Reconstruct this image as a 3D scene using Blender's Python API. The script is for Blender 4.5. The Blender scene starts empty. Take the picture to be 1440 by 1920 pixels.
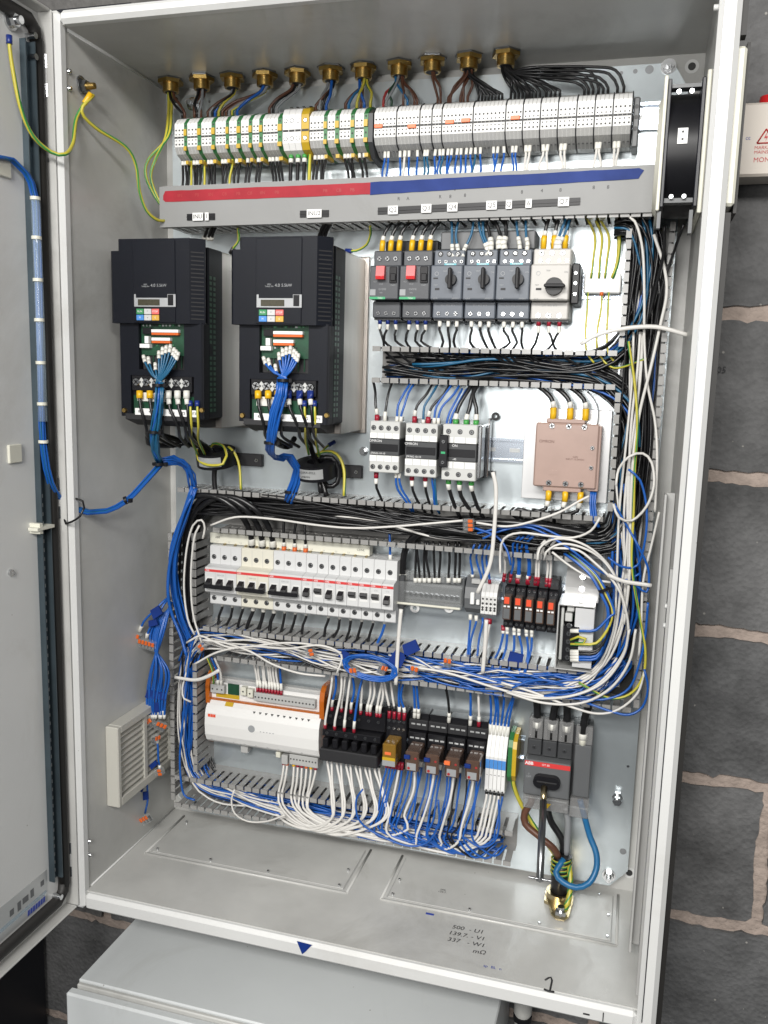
import bpy, math, random
from mathutils import Vector, Matrix
random.seed(7)
S = 0.001                       # the layout below is written in millimetres
scene = bpy.context.scene
col = scene.collection
# ------------------------------------------------------------------ camera
CAM = Vector((743.3, -1297.5, 778.4)); YAW, PITCH, ROLL, FPX = .2766, -.1574, .0278, 1628.13
_f = Vector((-math.sin(YAW)*math.cos(PITCH), math.cos(YAW)*math.cos(PITCH), math.sin(PITCH)))
_r0 = Vector((math.cos(YAW), math.sin(YAW), 0)); _u0 = _r0.cross(_f)
_r = math.cos(ROLL)*_r0 + math.sin(ROLL)*_u0; _u = -math.sin(ROLL)*_r0 + math.cos(ROLL)*_u0
cam_data = bpy.data.cameras.new('camera'); cam = bpy.data.objects.new('camera', cam_data); col.objects.link(cam)
cam.matrix_world = Matrix(((_r.x, _u.x, -_f.x, CAM.x*S), (_r.y, _u.y, -_f.y, CAM.y*S), (_r.z, _u.z, -_f.z, CAM.z*S), (0, 0, 0, 1)))
cam_data.sensor_fit = 'HORIZONTAL'; cam_data.sensor_width = 36; cam_data.lens = 36*FPX/1440
cam_data.clip_start = .05; cam_data.clip_end = 100
scene.camera = cam
def at(px, py, y):              # the point (mm) at depth y seen at a place of the 1440 x 1920 photograph: used to measure the layout
    d = _f + _r*((px-720)/FPX) - _u*((py-960)/FPX)
    return CAM + d*((y-CAM.y)/d.y)
def atz(px, py, z):
    d = _f + _r*((px-720)/FPX) - _u*((py-960)/FPX)
    return CAM + d*((z-CAM.z)/d.z)
# ------------------------------------------------------------------ light
world = bpy.data.worlds.new('World'); scene.world = world; world.use_nodes = True
bg = world.node_tree.nodes['Background']; bg.inputs[0].default_value = (.86, .93, 1, 1); bg.inputs[1].default_value = .08
def area(name, loc, target, sx, sy, power, color):
    l = bpy.data.lights.new(name, 'AREA'); l.shape = 'RECTANGLE'; l.size = sx; l.size_y = sy; l.energy = power; l.color = color
    o = bpy.data.objects.new(name, l); col.objects.link(o); o.location = loc
    o.rotation_euler = (Vector(target)-Vector(loc)).to_track_quat('-Z', 'Y').to_euler()
    return o
area('room_light', (.25, -2.7, 1.98), (.4, -.1, .6), 1.7, .35, 88, (1, .98, .945))
area('room_light_far', (1.9, -2.6, 1.95), (.5, -.1, .5), .9, .4, 27, (1, .97, .93))
area('lamp_behind_camera', (.50, -2.1, 1.02), (.5, 0, .75), .36, .42, 17, (1, .98, .95))
vs = scene.view_settings; vs.view_transform = 'Standard'; vs.look = 'None'; vs.exposure = -.1; vs.gamma = 1; vs.use_curve_mapping = False
scene.render.engine = 'CYCLES'
# ------------------------------------------------------------------ materials
M = {}
def pm(name, rgb, rough=.45, metal=0, vary=0, vscale=20, bump=0, bscale=400, alpha=1, trans=0, coat=0, tint=None, dist=.0004, emit=None, stretch=None, spec=.5):
    m = bpy.data.materials.new(name); m.use_nodes = True; nt = m.node_tree; b = nt.nodes['Principled BSDF']
    b.inputs['Base Color'].default_value = (*rgb, 1); b.inputs['Roughness'].default_value = rough; b.inputs['Metallic'].default_value = metal
    b.inputs['Alpha'].default_value = alpha; b.inputs['Specular IOR Level'].default_value = spec; b.inputs['Transmission Weight'].default_value = trans; b.inputs['Coat Weight'].default_value = coat
    if emit: b.inputs['Emission Color'].default_value = (*emit[:3], 1); b.inputs['Emission Strength'].default_value = emit[3]
    if vary or bump:
        tc = nt.nodes.new('ShaderNodeTexCoord'); vec = tc.outputs['Object']
        if stretch:
            mp = nt.nodes.new('ShaderNodeMapping'); mp.inputs['Scale'].default_value = stretch; nt.links.new(vec, mp.inputs[0]); vec = mp.outputs[0]
    if vary:
        n = nt.nodes.new('ShaderNodeTexNoise'); n.inputs['Scale'].default_value = vscale; n.inputs['Detail'].default_value = 5; n.inputs['Roughness'].default_value = .6
        nt.links.new(vec, n.inputs['Vector'])
        r = nt.nodes.new('ShaderNodeValToRGB'); r.color_ramp.elements[0].position = .3; r.color_ramp.elements[1].position = .72
        lo = tint or tuple(c*(1-vary) for c in rgb); hi = rgb if tint else tuple(min(1, c*(1+vary*.5)) for c in rgb)
        r.color_ramp.elements[0].color = (*lo, 1); r.color_ramp.elements[1].color = (*hi, 1)
        nt.links.new(n.outputs['Fac'], r.inputs[0]); nt.links.new(r.outputs[0], b.inputs['Base Color'])
        mr = nt.nodes.new('ShaderNodeMapRange'); mr.inputs[3].default_value = rough*(1+vary*.6); mr.inputs[4].default_value = rough*(1-vary*.4)
        nt.links.new(n.outputs['Fac'], mr.inputs[0]); nt.links.new(mr.outputs[0], b.inputs['Roughness'])
    if bump:
        n2 = nt.nodes.new('ShaderNodeTexNoise'); n2.inputs['Scale'].default_value = bscale; n2.inputs['Detail'].default_value = 2
        nt.links.new(vec, n2.inputs['Vector'])
        bp = nt.nodes.new('ShaderNodeBump'); bp.inputs['Strength'].default_value = bump; bp.inputs['Distance'].default_value = dist
        nt.links.new(n2.outputs['Fac'], bp.inputs['Height']); nt.links.new(bp.outputs[0], b.inputs['Normal'])
    M[name] = m
    return m
pm('paint', (.53, .53, .51), .33, vary=.24, vscale=4.2, bump=.35, bscale=900, coat=.1)
pm('paint_door_lit_rim', (.67, .675, .665), .38, vary=.06, vscale=4, bump=.3, bscale=900)
pm('paint_low', (.60, .625, .63), .36, vary=.05, vscale=5, bump=.3, bscale=900)
pm('zinc', (.60, .655, .68), .30, metal=.72, vary=.16, vscale=7, bump=.12, bscale=60)
pm('rail_zinc', (.62, .68, .76), .22, metal=.9, vary=.1, vscale=30)
pm('rail_dark', (.085, .115, .135), .4, metal=.6, vary=.25, vscale=12)
pm('steel', (.62, .63, .64), .22, metal=1)
pm('steel_dark', (.3, .31, .32), .3, metal=1)
pm('brass', (.53, .36, .12), .32, metal=1, vary=.25, vscale=60)
pm('brass_pale', (.62, .52, .32), .28, metal=1, vary=.2, vscale=60)
pm('duct', (.33, .325, .315), .24, vary=.06, vscale=15, alpha=.86)
pm('duct_lid', (.27, .272, .27), .5, spec=.35, vary=.05, vscale=8)
pm('black', (.009, .009, .011), .38, spec=.3)
pm('black_matt', (.016, .016, .018), .6)
pm('gasket_and_strip', (.014, .013, .012), .55)
pm('inverter', (.0055, .0068, .0115), .42, spec=.22, bump=.25, bscale=1500, vary=.15, vscale=15)
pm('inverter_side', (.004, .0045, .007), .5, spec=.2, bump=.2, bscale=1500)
pm('alu', (.42, .39, .36), .36, metal=1, vary=.25, vscale=14, stretch=(1, 1, .15))
pm('tape_red', (.36, .022, .035), .55, spec=.25, vary=.2, vscale=25, bump=.3, bscale=90)
pm('tape_blue', (.008, .032, .19), .55, spec=.25, vary=.2, vscale=25, bump=.3, bscale=90)
pm('w_black', (.010, .010, .011), .30)
pm('w_blue', (.010, .092, .38), .32)
pm('w_teal', (.012, .10, .20), .34)
pm('w_white', (.63, .615, .585), .4)
pm('w_brown', (.11, .045, .026), .38)
pm('w_grey', (.24, .25, .26), .38)
pm('w_lightblue', (.014, .13, .30), .36)
pm('w_red', (.35, .03, .03), .38)
pm('w_green', (.05, .24, .06), .36)
pm('w_yellow', (.50, .44, .05), .36)
pm('w_darkgreen', (.02, .06, .035), .38)
pm('marker', (.72, .71, .66), .45)
pm('f_red', (.30, .012, .03), .35)
pm('f_yellow', (.72, .42, .012), .35)
pm('f_blue', (.012, .03, .18), .35)
pm('f_green', (.05, .30, .06), .35)
pm('f_orange', (.62, .12, .02), .35)
pm('f_black', (.012, .012, .012), .35)
pm('term', (.70, .70, .685), .42)
pm('term_grey', (.42, .42, .41), .45)
pm('term_white', (.80, .80, .79), .4)
pm('hole', (.035, .035, .035), .6)
pm('earth_green', (.03, .16, .05), .4)
pm('earth_yellow', (.52, .34, .02), .4)
pm('orange', (.80, .17, .05), .4)
pm('dark_grey', (.045, .047, .05), .45)
pm('mid_grey', (.11, .115, .12), .45)
pm('schneider_grey', (.050, .054, .062), .42, bump=.2, bscale=1200)
pm('siemens_grey', (.105, .12, .145), .45, bump=.2, bscale=1200)
pm('cb_light', (.48, .465, .44), .42)
pm('button_red', (.55, .015, .018), .3)
pm('teal_print', (.10, .42, .48), .4)
pm('green_print', (.03, .35, .14), .4)
pm('print_grey', (.30, .31, .32), .5)
pm('print_white', (.75, .75, .75), .5)
pm('ink', (.02, .02, .022), .6)
pm('ink_red', (.50, .03, .03), .5)
pm('ink_blue', (.03, .06, .35), .5)
pm('mcb', (.59, .595, .595), .4)
pm('mcb_cream', (.65, .63, .54), .38)
pm('mcb_red', (.62, .05, .05), .35)
pm('cream', (.66, .65, .56), .4)
pm('cream_box', (.64, .58, .51), .45, bump=.1, bscale=600)
pm('cont_white', (.52, .525, .51), .42)
pm('cover_pink', (.38, .265, .225), .34, vary=.08, vscale=20, coat=.4)
pm('white_plate', (.80, .805, .81), .25, metal=.35)
pm('clear', (.60, .62, .62), .06, alpha=.14)
pm('clear_grey', (.30, .30, .30), .16, alpha=.5)
pm('pcb', (.012, .065, .032), .35, vary=.4, vscale=90)
pm('pcb_trace', (.06, .22, .10), .35)
pm('lcd', (.055, .05, .03), .2, vary=.3, vscale=300)
pm('bezel', (.42, .43, .44), .3, metal=.3)
pm('key_green', (.04, .24, .09), .45); pm('key_grey', (.55, .55, .55), .45); pm('key_red', (.72, .14, .13), .45)
pm('key_blue', (.07, .25, .62), .45); pm('key_amber', (.62, .36, .06), .45)
pm('plc', (.74, .735, .72), .35)
pm('plc_orange', (.48, .12, .012), .22, alpha=.9, coat=.4)
pm('relay_clear', (.105, .065, .048), .15, alpha=.88, coat=.5)
pm('relay_yellow', (.27, .15, .025), .18, alpha=.78, coat=.5)
pm('relay_red', (.75, .09, .04), .3)
pm('psu_metal', (.74, .74, .73), .3, metal=.5, vary=.1, vscale=12)
pm('vent_plastic', (.50, .49, .44), .45)
pm('fan_white', (.68, .67, .58), .4)
pm('label_silver', (.46, .47, .47), .3, metal=.3)
pm('spiral', (.50, .62, .70), .12, alpha=.35)
def block_mat(name, rgb):
    m = pm(name, rgb, .88); nt = m.node_tree; N = nt.nodes.new; b = nt.nodes['Principled BSDF']; tc = N('ShaderNodeTexCoord')
    n1 = N('ShaderNodeTexNoise'); n1.inputs['Scale'].default_value = 7; n1.inputs['Detail'].default_value = 8; n1.inputs['Roughness'].default_value = .7
    n2 = N('ShaderNodeTexNoise'); n2.inputs['Scale'].default_value = 95; n2.inputs['Detail'].default_value = 3
    v = N('ShaderNodeTexVoronoi'); v.inputs['Scale'].default_value = 42; v2 = N('ShaderNodeTexVoronoi'); v2.inputs['Scale'].default_value = 130
    for k in (n1, n2, v, v2): nt.links.new(tc.outputs['Object'], k.inputs['Vector'])
    r1 = N('ShaderNodeValToRGB'); e = r1.color_ramp.elements; e[0].position = .32; e[1].position = .75
    e[0].color = tuple(c*.5 for c in rgb)+(1,); e[1].color = tuple(c*1.55 for c in rgb)+(1,)
    nt.links.new(n1.outputs['Fac'], r1.inputs[0])
    r2 = N('ShaderNodeValToRGB'); e = r2.color_ramp.elements; e[0].position = .055; e[1].position = .085; e[0].color = (1, 1, 1, 1); e[1].color = (0, 0, 0, 1)
    nt.links.new(v.outputs['Distance'], r2.inputs[0])
    gt = N('ShaderNodeMath'); gt.operation = 'GREATER_THAN'; gt.inputs[1].default_value = .5; nt.links.new(n2.outputs['Fac'], gt.inputs[0])
    mu = N('ShaderNodeMath'); mu.operation = 'MULTIPLY'; nt.links.new(gt.outputs[0], mu.inputs[0]); nt.links.new(r2.outputs[0], mu.inputs[1])
    mx = N('ShaderNodeMix'); mx.data_type = 'RGBA'; nt.links.new(mu.outputs[0], mx.inputs['Factor']); nt.links.new(r1.outputs[0], mx.inputs['A']); mx.inputs['B'].default_value = (.30, .29, .27, 1)
    nt.links.new(mx.outputs['Result'], b.inputs['Base Color'])
    ad = N('ShaderNodeMath'); ad.operation = 'MULTIPLY_ADD'; ad.inputs[1].default_value = .7; nt.links.new(v2.outputs['Distance'], ad.inputs[0]); nt.links.new(n2.outputs['Fac'], ad.inputs[2])
    bp = N('ShaderNodeBump'); bp.inputs['Strength'].default_value = .85; bp.inputs['Distance'].default_value = .0026; nt.links.new(ad.outputs[0], bp.inputs['Height']); nt.links.new(bp.outputs[0], b.inputs['Normal'])
block_mat('block', (.128, .128, .129)); block_mat('block_b', (.112, .113, .115)); block_mat('block_c', (.138, .134, .130))
pm('mortar', (.41, .335, .29), .9, vary=.25, vscale=40, bump=.9, bscale=120, dist=.004)
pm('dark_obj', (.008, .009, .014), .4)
pm('conduit', (.45, .45, .43), .4, vary=.2, vscale=40)

def wear(name, dark=.74, dust=True):
    """handling smudges and specks of dust in the paint"""
    m = M[name]; nt = m.node_tree; N = nt.nodes.new; b = nt.nodes['Principled BSDF']; src = b.inputs['Base Color'].links[0].from_socket; tc = N('ShaderNodeTexCoord')
    n = N('ShaderNodeTexNoise'); n.inputs['Scale'].default_value = 3.1; n.inputs['Detail'].default_value = 10; n.inputs['Roughness'].default_value = .72; n.inputs['Distortion'].default_value = .8
    v = N('ShaderNodeTexVoronoi'); v.inputs['Scale'].default_value = 38; n3 = N('ShaderNodeTexNoise'); n3.inputs['Scale'].default_value = 9
    for k in (n, v, n3): nt.links.new(tc.outputs['Object'], k.inputs['Vector'])
    r = N('ShaderNodeValToRGB'); e = r.color_ramp.elements; e[0].position = .54; e[1].position = .74; e[0].color = (0, 0, 0, 1); e[1].color = (1, 1, 1, 1); nt.links.new(n.outputs['Fac'], r.inputs[0])
    mu = N('ShaderNodeMix'); mu.data_type = 'RGBA'; mu.blend_type = 'MULTIPLY'; nt.links.new(r.outputs[0], mu.inputs['Factor']); nt.links.new(src, mu.inputs['A']); mu.inputs['B'].default_value = (dark, dark*.985, dark*.96, 1)
    lt = N('ShaderNodeMath'); lt.operation = 'LESS_THAN'; lt.inputs[1].default_value = .045; nt.links.new(v.outputs['Distance'], lt.inputs[0])
    g = N('ShaderNodeMath'); g.operation = 'GREATER_THAN'; g.inputs[1].default_value = .58; nt.links.new(n3.outputs['Fac'], g.inputs[0])
    mm = N('ShaderNodeMath'); mm.operation = 'MULTIPLY'; nt.links.new(lt.outputs[0], mm.inputs[0]); nt.links.new(g.outputs[0], mm.inputs[1])
    m2 = N('ShaderNodeMix'); m2.data_type = 'RGBA'; m2.blend_type = 'MULTIPLY'; nt.links.new(mm.outputs[0], m2.inputs['Factor']); nt.links.new(mu.outputs['Result'], m2.inputs['A']); m2.inputs['B'].default_value = (.55, .53, .5, 1)
    nt.links.new(m2.outputs['Result'], b.inputs['Base Color'])
wear('paint', .72); wear('paint_low', .82); wear('paint_door_lit_rim', .86); wear('duct_lid', .84)
# ------------------------------------------------------------------ mesh builder
class MB:
    def __init__(s): s.v = []; s.f = []; s.m = []; s.s = []
    def add(s, vs, fs, m=0, smooth=False):
        o = len(s.v); s.v += [tuple(p) for p in vs]
        for f in fs: s.f.append([o+i for i in f]); s.m.append(m); s.s.append(smooth)
        return s
    def box(s, x0, x1, y0, y1, z0, z1, m=0, bev=0):
        if x0 > x1: x0, x1 = x1, x0
        if y0 > y1: y0, y1 = y1, y0
        if z0 > z1: z0, z1 = z1, z0
        if bev <= 0:
            v = [(x, y, z) for x in (x0, x1) for y in (y0, y1) for z in (z0, z1)]
            return s.add(v, [(0,1,3,2),(4,6,7,5),(0,4,5,1),(2,3,7,6),(0,2,6,4),(1,5,7,3)], m)
        b = min(bev, (x1-x0)*.45, (y1-y0)*.45, (z1-z0)*.45)
        v = []; idx = {}
        for i in (0, 1):
            for j in (0, 1):
                for k in (0, 1):
                    X = (x0, x1)[i]; Y = (y0, y1)[j]; Z = (z0, z1)[k]
                    xi = X+b*(1-2*i); yi = Y+b*(1-2*j); zi = Z+b*(1-2*k)
                    for a, p in enumerate(((X, yi, zi), (xi, Y, zi), (xi, yi, Z))): idx[i, j, k, a] = len(v); v.append(p)
        f = []
        g = idx
        f += [(g[0,0,0,0],g[0,0,1,0],g[0,1,1,0],g[0,1,0,0]), (g[1,0,0,0],g[1,1,0,0],g[1,1,1,0],g[1,0,1,0]),
              (g[0,0,0,1],g[1,0,0,1],g[1,0,1,1],g[0,0,1,1]), (g[0,1,0,1],g[0,1,1,1],g[1,1,1,1],g[1,1,0,1]),
              (g[0,0,0,2],g[0,1,0,2],g[1,1,0,2],g[1,0,0,2]), (g[0,0,1,2],g[1,0,1,2],g[1,1,1,2],g[0,1,1,2])]
        for a in (0, 1):
            for b2 in (0, 1):
                f.append((g[a,b2,0,0],g[a,b2,0,1],g[a,b2,1,1],g[a,b2,1,0]))
                f.append((g[a,0,b2,0],g[a,0,b2,2],g[a,1,b2,2],g[a,1,b2,0]))
                f.append((g[0,a,b2,1],g[0,a,b2,2],g[1,a,b2,2],g[1,a,b2,1]))
        for i in (0, 1):
            for j in (0, 1):
                for k in (0, 1): f.append((g[i,j,k,0],g[i,j,k,1],g[i,j,k,2]))
        return s.add(v, f, m)
    def cyl(s, c, ax, r, h, n=12, m=0, r2=None, cap=True, smooth=True, ph=0):
        c = Vector(c); ax = Vector(ax).normalized(); t = Vector((0, 0, 1)) if abs(ax.z) < .9 else Vector((1, 0, 0))
        u = ax.cross(t).normalized(); w = ax.cross(u); r2 = r if r2 is None else r2
        v = []
        for q, rr in ((0, r), (h, r2)):
            for i in range(n):
                a = 2*math.pi*i/n+ph; v.append(c+ax*q+u*math.cos(a)*rr+w*math.sin(a)*rr)
        s.add(v, [(i, (i+1) % n, n+(i+1) % n, n+i) for i in range(n)], m, smooth)
        if cap: s.add(v[:n], [tuple(range(n))[::-1]], m); s.add(v[n:], [tuple(range(n))], m)
        return s
    def lathe(s, c, ax, prof, n=16, m=0):
        for (q0, r0), (q1, r1) in zip(prof, prof[1:]):
            a = Vector(ax).normalized()
            if q1 == q0:
                s.cyl(Vector(c)+a*q0, ax, r0, .01, n, m, r1, cap=False, smooth=False)
            else: s.cyl(Vector(c)+a*q0, ax, r0, q1-q0, n, m, r1, cap=False)
        return s
    def ring(s, c, ax, r0, r1, h, n=24, m=0):
        c = Vector(c); a = Vector(ax).normalized()
        s.cyl(c, a, r1, h, n, m, cap=False); s.cyl(c, a, r0, h, n, m, cap=False)
        s.cyl(c, a, r0, .01, n, m, r1, cap=False, smooth=False); s.cyl(c+a*h, a, r0, .01, n, m, r1, cap=False, smooth=False)
        return s
    def prism(s, poly, axis, a0, a1, m=0):
        n = len(poly)
        if axis == 'x': mk = lambda p, a: (a, p[0], p[1])
        elif axis == 'y': mk = lambda p, a: (p[0], a, p[1])
        else: mk = lambda p, a: (p[0], p[1], a)
        v = [mk(p, a0) for p in poly]+[mk(p, a1) for p in poly]
        return s.add(v, [tuple(range(n)), tuple(range(2*n-1, n-1, -1))]+[(i, n+i, n+(i+1) % n, (i+1) % n) for i in range(n)], m)
    def tube(s, pts, r, n=6, m=0, m2=None, twist=0, flat=1):
        pts = [Vector(p) for p in pts]; k = len(pts)
        if k < 2: return s
        t0 = (pts[1]-pts[0]).normalized(); ref = Vector((0, 1, 0)) if abs(t0.y) < .8 else Vector((1, 0, 0))
        u = (ref-t0*ref.dot(t0)).normalized(); v = []
        for i in range(k):
            t = (pts[min(i+1, k-1)]-pts[max(i-1, 0)])
            t = t.normalized() if t.length > 1e-6 else t0
            u = u-t*u.dot(t); u = u.normalized() if u.length > 1e-6 else ref; w = t.cross(u); rr = r[i] if isinstance(r, (list, tuple)) else r
            for j in range(n):
                a = 2*math.pi*j/n+twist*i; v.append(pts[i]+u*math.cos(a)*rr*flat+w*math.sin(a)*rr)
        o = len(s.v); s.v += [tuple(p) for p in v]
        for i in range(k-1):
            for j in range(n):
                s.f.append([o+i*n+j, o+i*n+(j+1) % n, o+(i+1)*n+(j+1) % n, o+(i+1)*n+j]); s.s.append(True)
                s.m.append(m if m2 is None or j % 3 else m2)
        s.f.append([o+j for j in range(n)][::-1]); s.m.append(m); s.s.append(False)
        s.f.append([o+(k-1)*n+j for j in range(n)]); s.m.append(m); s.s.append(False)
        return s
    def mesh(s, name, mats, org=(0, 0, 0)):
        me = bpy.data.meshes.new(name); ox, oy, oz = org
        me.from_pydata([((x-ox)*S, (y-oy)*S, (z-oz)*S) for x, y, z in s.v], [], s.f)
        for k in (mats if isinstance(mats, (list, tuple)) else [mats]): me.materials.append(M[k])
        me.polygons.foreach_set('material_index', s.m); me.polygons.foreach_set('use_smooth', s.s); me.update()
        return me
def org_of(o): return tuple(o.get('_o', (0, 0, 0)))
def part(name, mb, mats, parent, label=None, kind=None):
    me = mb if isinstance(mb, bpy.types.Mesh) else mb.mesh(name, mats, ORG[parent.name])
    o = bpy.data.objects.new(name, me); col.objects.link(o); o.parent = parent; ORG[o.name] = ORG[parent.name]
    if label: o['label'] = label
    if kind: o['kind'] = kind
    return o
ORG = {}
def tag(o, label=None, cat=None, group=None, kind=None):
    for k, v in (('label', label), ('category', cat), ('group', group), ('kind', kind)):
        if v: o[k] = v
    return o
def thing(name, label, cat, loc, group=None):
    o = bpy.data.objects.new(name, None); col.objects.link(o); o.empty_display_size = .02
    o.location = tuple(c*S for c in loc); ORG[o.name] = tuple(loc)
    return tag(o, label, cat, group)
def single(name, mb, mats, label=None, cat=None, group=None, kind=None, loc=(0, 0, 0)):
    o = bpy.data.objects.new(name, mb.mesh(name, mats, loc)); col.objects.link(o); o.location = tuple(c*S for c in loc); ORG[o.name] = tuple(loc)
    return tag(o, label, cat, group, kind)
def copy_tree(o, parent=None, loc=None, label=None):
    c = o.copy(); col.objects.link(c); c.parent = parent
    ORG[c.name] = tuple(loc) if loc else (ORG[parent.name] if parent else ORG[o.name])
    if loc: c.location = tuple(q*S for q in loc)
    if label: c['label'] = label
    for ch in list(o.children): copy_tree(ch, c)
    return c
TXT = {}
def text_part(name, body, size, origin, right, up, mat, parent, extrude=.15, bold=0, align='CENTER'):
    """flat lettering as a mesh: size is the letter height in mm"""
    key = (body, bold, align)
    if key not in TXT:
        cu = bpy.data.curves.new('lettering', 'FONT'); cu.body = body; cu.size = 1; cu.align_x = align; cu.align_y = 'CENTER'; cu.offset = bold; cu.resolution_u = 3
        ob = bpy.data.objects.new('lettering', cu); m0 = ob.to_mesh(); TXT[key] = ([v.co.copy() for v in m0.vertices], [tuple(p.vertices) for p in m0.polygons]); ob.to_mesh_clear(); bpy.data.objects.remove(ob); bpy.data.curves.remove(cu)
    vs_, fs_ = TXT[key]; me = bpy.data.meshes.new(name)
    R_, U_ = Vector(right).normalized(), Vector(up).normalized(); k = size/.72; o = Vector(origin); g = Vector(ORG[parent.name])
    me.from_pydata([(o+R_*v.x*k+U_*v.y*k-g)*S for v in vs_], [], fs_); me.materials.append(M[mat])
    t = bpy.data.objects.new(name, me); col.objects.link(t); t.parent = parent; ORG[t.name] = ORG[parent.name]
    return t
def screw_mb(mb, x, y, z, r, m=0, ms=1, d=1.5, ang=None):
    """a screw head facing the viewer (-y) with a cross recess"""
    mb.cyl((x, y, z), (0, -1, 0), r, d, 10, m, r*.8); a = random.uniform(0, 1.5) if ang is None else ang
    for k in (a, a+math.pi/2):
        c, s_ = math.cos(k), math.sin(k); w = r*.16; L = r*.68; yy = y-d-.06
        mb.add([(x+c*L-s_*w, yy, z+s_*L+c*w), (x+c*L+s_*w, yy, z+s_*L-c*w), (x-c*L+s_*w, yy, z-s_*L-c*w), (x-c*L-s_*w, yy, z-s_*L+c*w)], [(0, 1, 2, 3)], ms)
def spline(pts, step=7):
    pts = [Vector(p) for p in pts]
    if len(pts) < 3: return pts
    out = []; P = [pts[0]*2-pts[1]]+pts+[pts[-1]*2-pts[-2]]
    for i in range(1, len(P)-2):
        a, b, c, d = P[i-1:i+3]; n = max(1, min(14, int((c-b).length/step)))
        for k in range(n):
            t = k/n; out.append(.5*((2*b)+(c-a)*t+(2*a-5*b+4*c-d)*t*t+(3*b-a-3*c+d)*t*t*t))
    out.append(pts[-1]); return out
WCOL = dict(black='w_black', blue='w_blue', teal='w_teal', white='w_white', brown='w_brown', grey='w_grey', lightblue='w_lightblue', red='w_red', gy='w_green', yellow='w_yellow', darkgreen='w_darkgreen')
WN = [0]
WIRES = []
def wire(pts, r, color, label, group=None, start=None, end=None, name='wire', step=7, n=6):
    """one cable core; start / end are lists of (material, length, radius factor) sleeves slid on at that end; drawn by flush_wires()"""
    sp = spline(pts, step); sl = []
    for seq, path in ((start, sp), (end, sp[::-1])):
        pos = 0.
        for mat, ln, rf in seq or ():
            q = []; acc = 0.; a0, a1 = pos, pos+ln
            for i in range(len(path)-1):
                L = (path[i+1]-path[i]).length
                for s_ in (a0, a1):
                    if acc <= s_ < acc+L: q.append((s_, path[i]+(path[i+1]-path[i])*((s_-acc)/L)))
                if a0 < acc < a1: q.append((acc, path[i]))
                acc += L
            q = [p for _, p in sorted(q, key=lambda t: t[0])]
            if len(q) > 1: sl.append((mat, q, r*rf))
            pos += ln+.4
    WIRES.append(dict(sp=sp, r=r, color=color, label=label, group=group, sl=sl, name=name, n=n, size=sum((sp[i+1]-sp[i]).length for i in range(len(sp)-1))*r))
def wire_body(w, mb, i0, i1):
    if w['color'] == 'gy': mb.tube(w['sp'], w['r'], 6, i0, i1, .12)
    else: mb.tube(w['sp'], w['r'], w['n'], i0)
def flush_wires(keep=290):
    """the wires that show largest become objects of their own, the many short stubs past that number one mass"""
    WIRES.sort(key=lambda w: -w['size'])
    for w in WIRES[:keep]:
        mb = MB(); wire_body(w, mb, 0, 1)
        o = single(w['name'], mb, ['w_yellow', 'w_green'] if w['color'] == 'gy' else [WCOL[w['color']]], w['label'], 'cable tie' if 'tie' in w['name'] else 'wire', w['group'], loc=tuple(w['sp'][0]))
        for mat, q, rr in w['sl']: part('marker_sleeve' if mat == 'marker' else 'ferrule', MB().tube(q, rr, 8), mat, o)
    names = []; mb = MB()
    def ix(m):
        if m not in names: names.append(m)
        return names.index(m)
    for w in WIRES[keep:]:
        if w['color'] == 'gy': wire_body(w, mb, ix('w_yellow'), ix('w_green'))
        else: wire_body(w, mb, ix(WCOL[w['color']]), 0)
        for mat, q, rr in w['sl']: mb.tube(q, rr, 8, ix(mat))
    if names: single('short_wire_ends', mb, names, 'the many short wire ends at the small terminals', 'wires', kind='stuff')
ORD = ['first', 'second', 'third', 'fourth', 'fifth', 'sixth', 'seventh', 'eighth', 'ninth', 'tenth', 'eleventh', 'twelfth', 'thirteenth', 'fourteenth', 'fifteenth', 'sixteenth', 'seventeenth', 'eighteenth', 'nineteenth', 'twentieth']
_tens = {20: 'twent', 30: 'thirt', 40: 'fort'}
def ordw(n):                     # 0-based -> first, second ... forty-ninth
    if n < 20: return ORD[n]
    t, u = divmod(n+1, 10); b = _tens[t*10]
    return b+'ieth' if u == 0 else b+'y-'+ORD[u-1]
def J(a): return random.uniform(-a, a)
def atx(px, py, x):
    d = _f + _r*((px-720)/FPX) - _u*((py-960)/FPX)
    return CAM + d*((x-CAM.x)/d.x)
def R4(px0, px1, py0, py1, y):   # x0, x1, z0, z1 of a face measured in the photograph at depth y
    xm, ym = (px0+px1)/2, (py0+py1)/2
    return at(px0, ym, y).x, at(px1, ym, y).x, at(xm, py1, y).z, at(xm, py0, y).z
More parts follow.
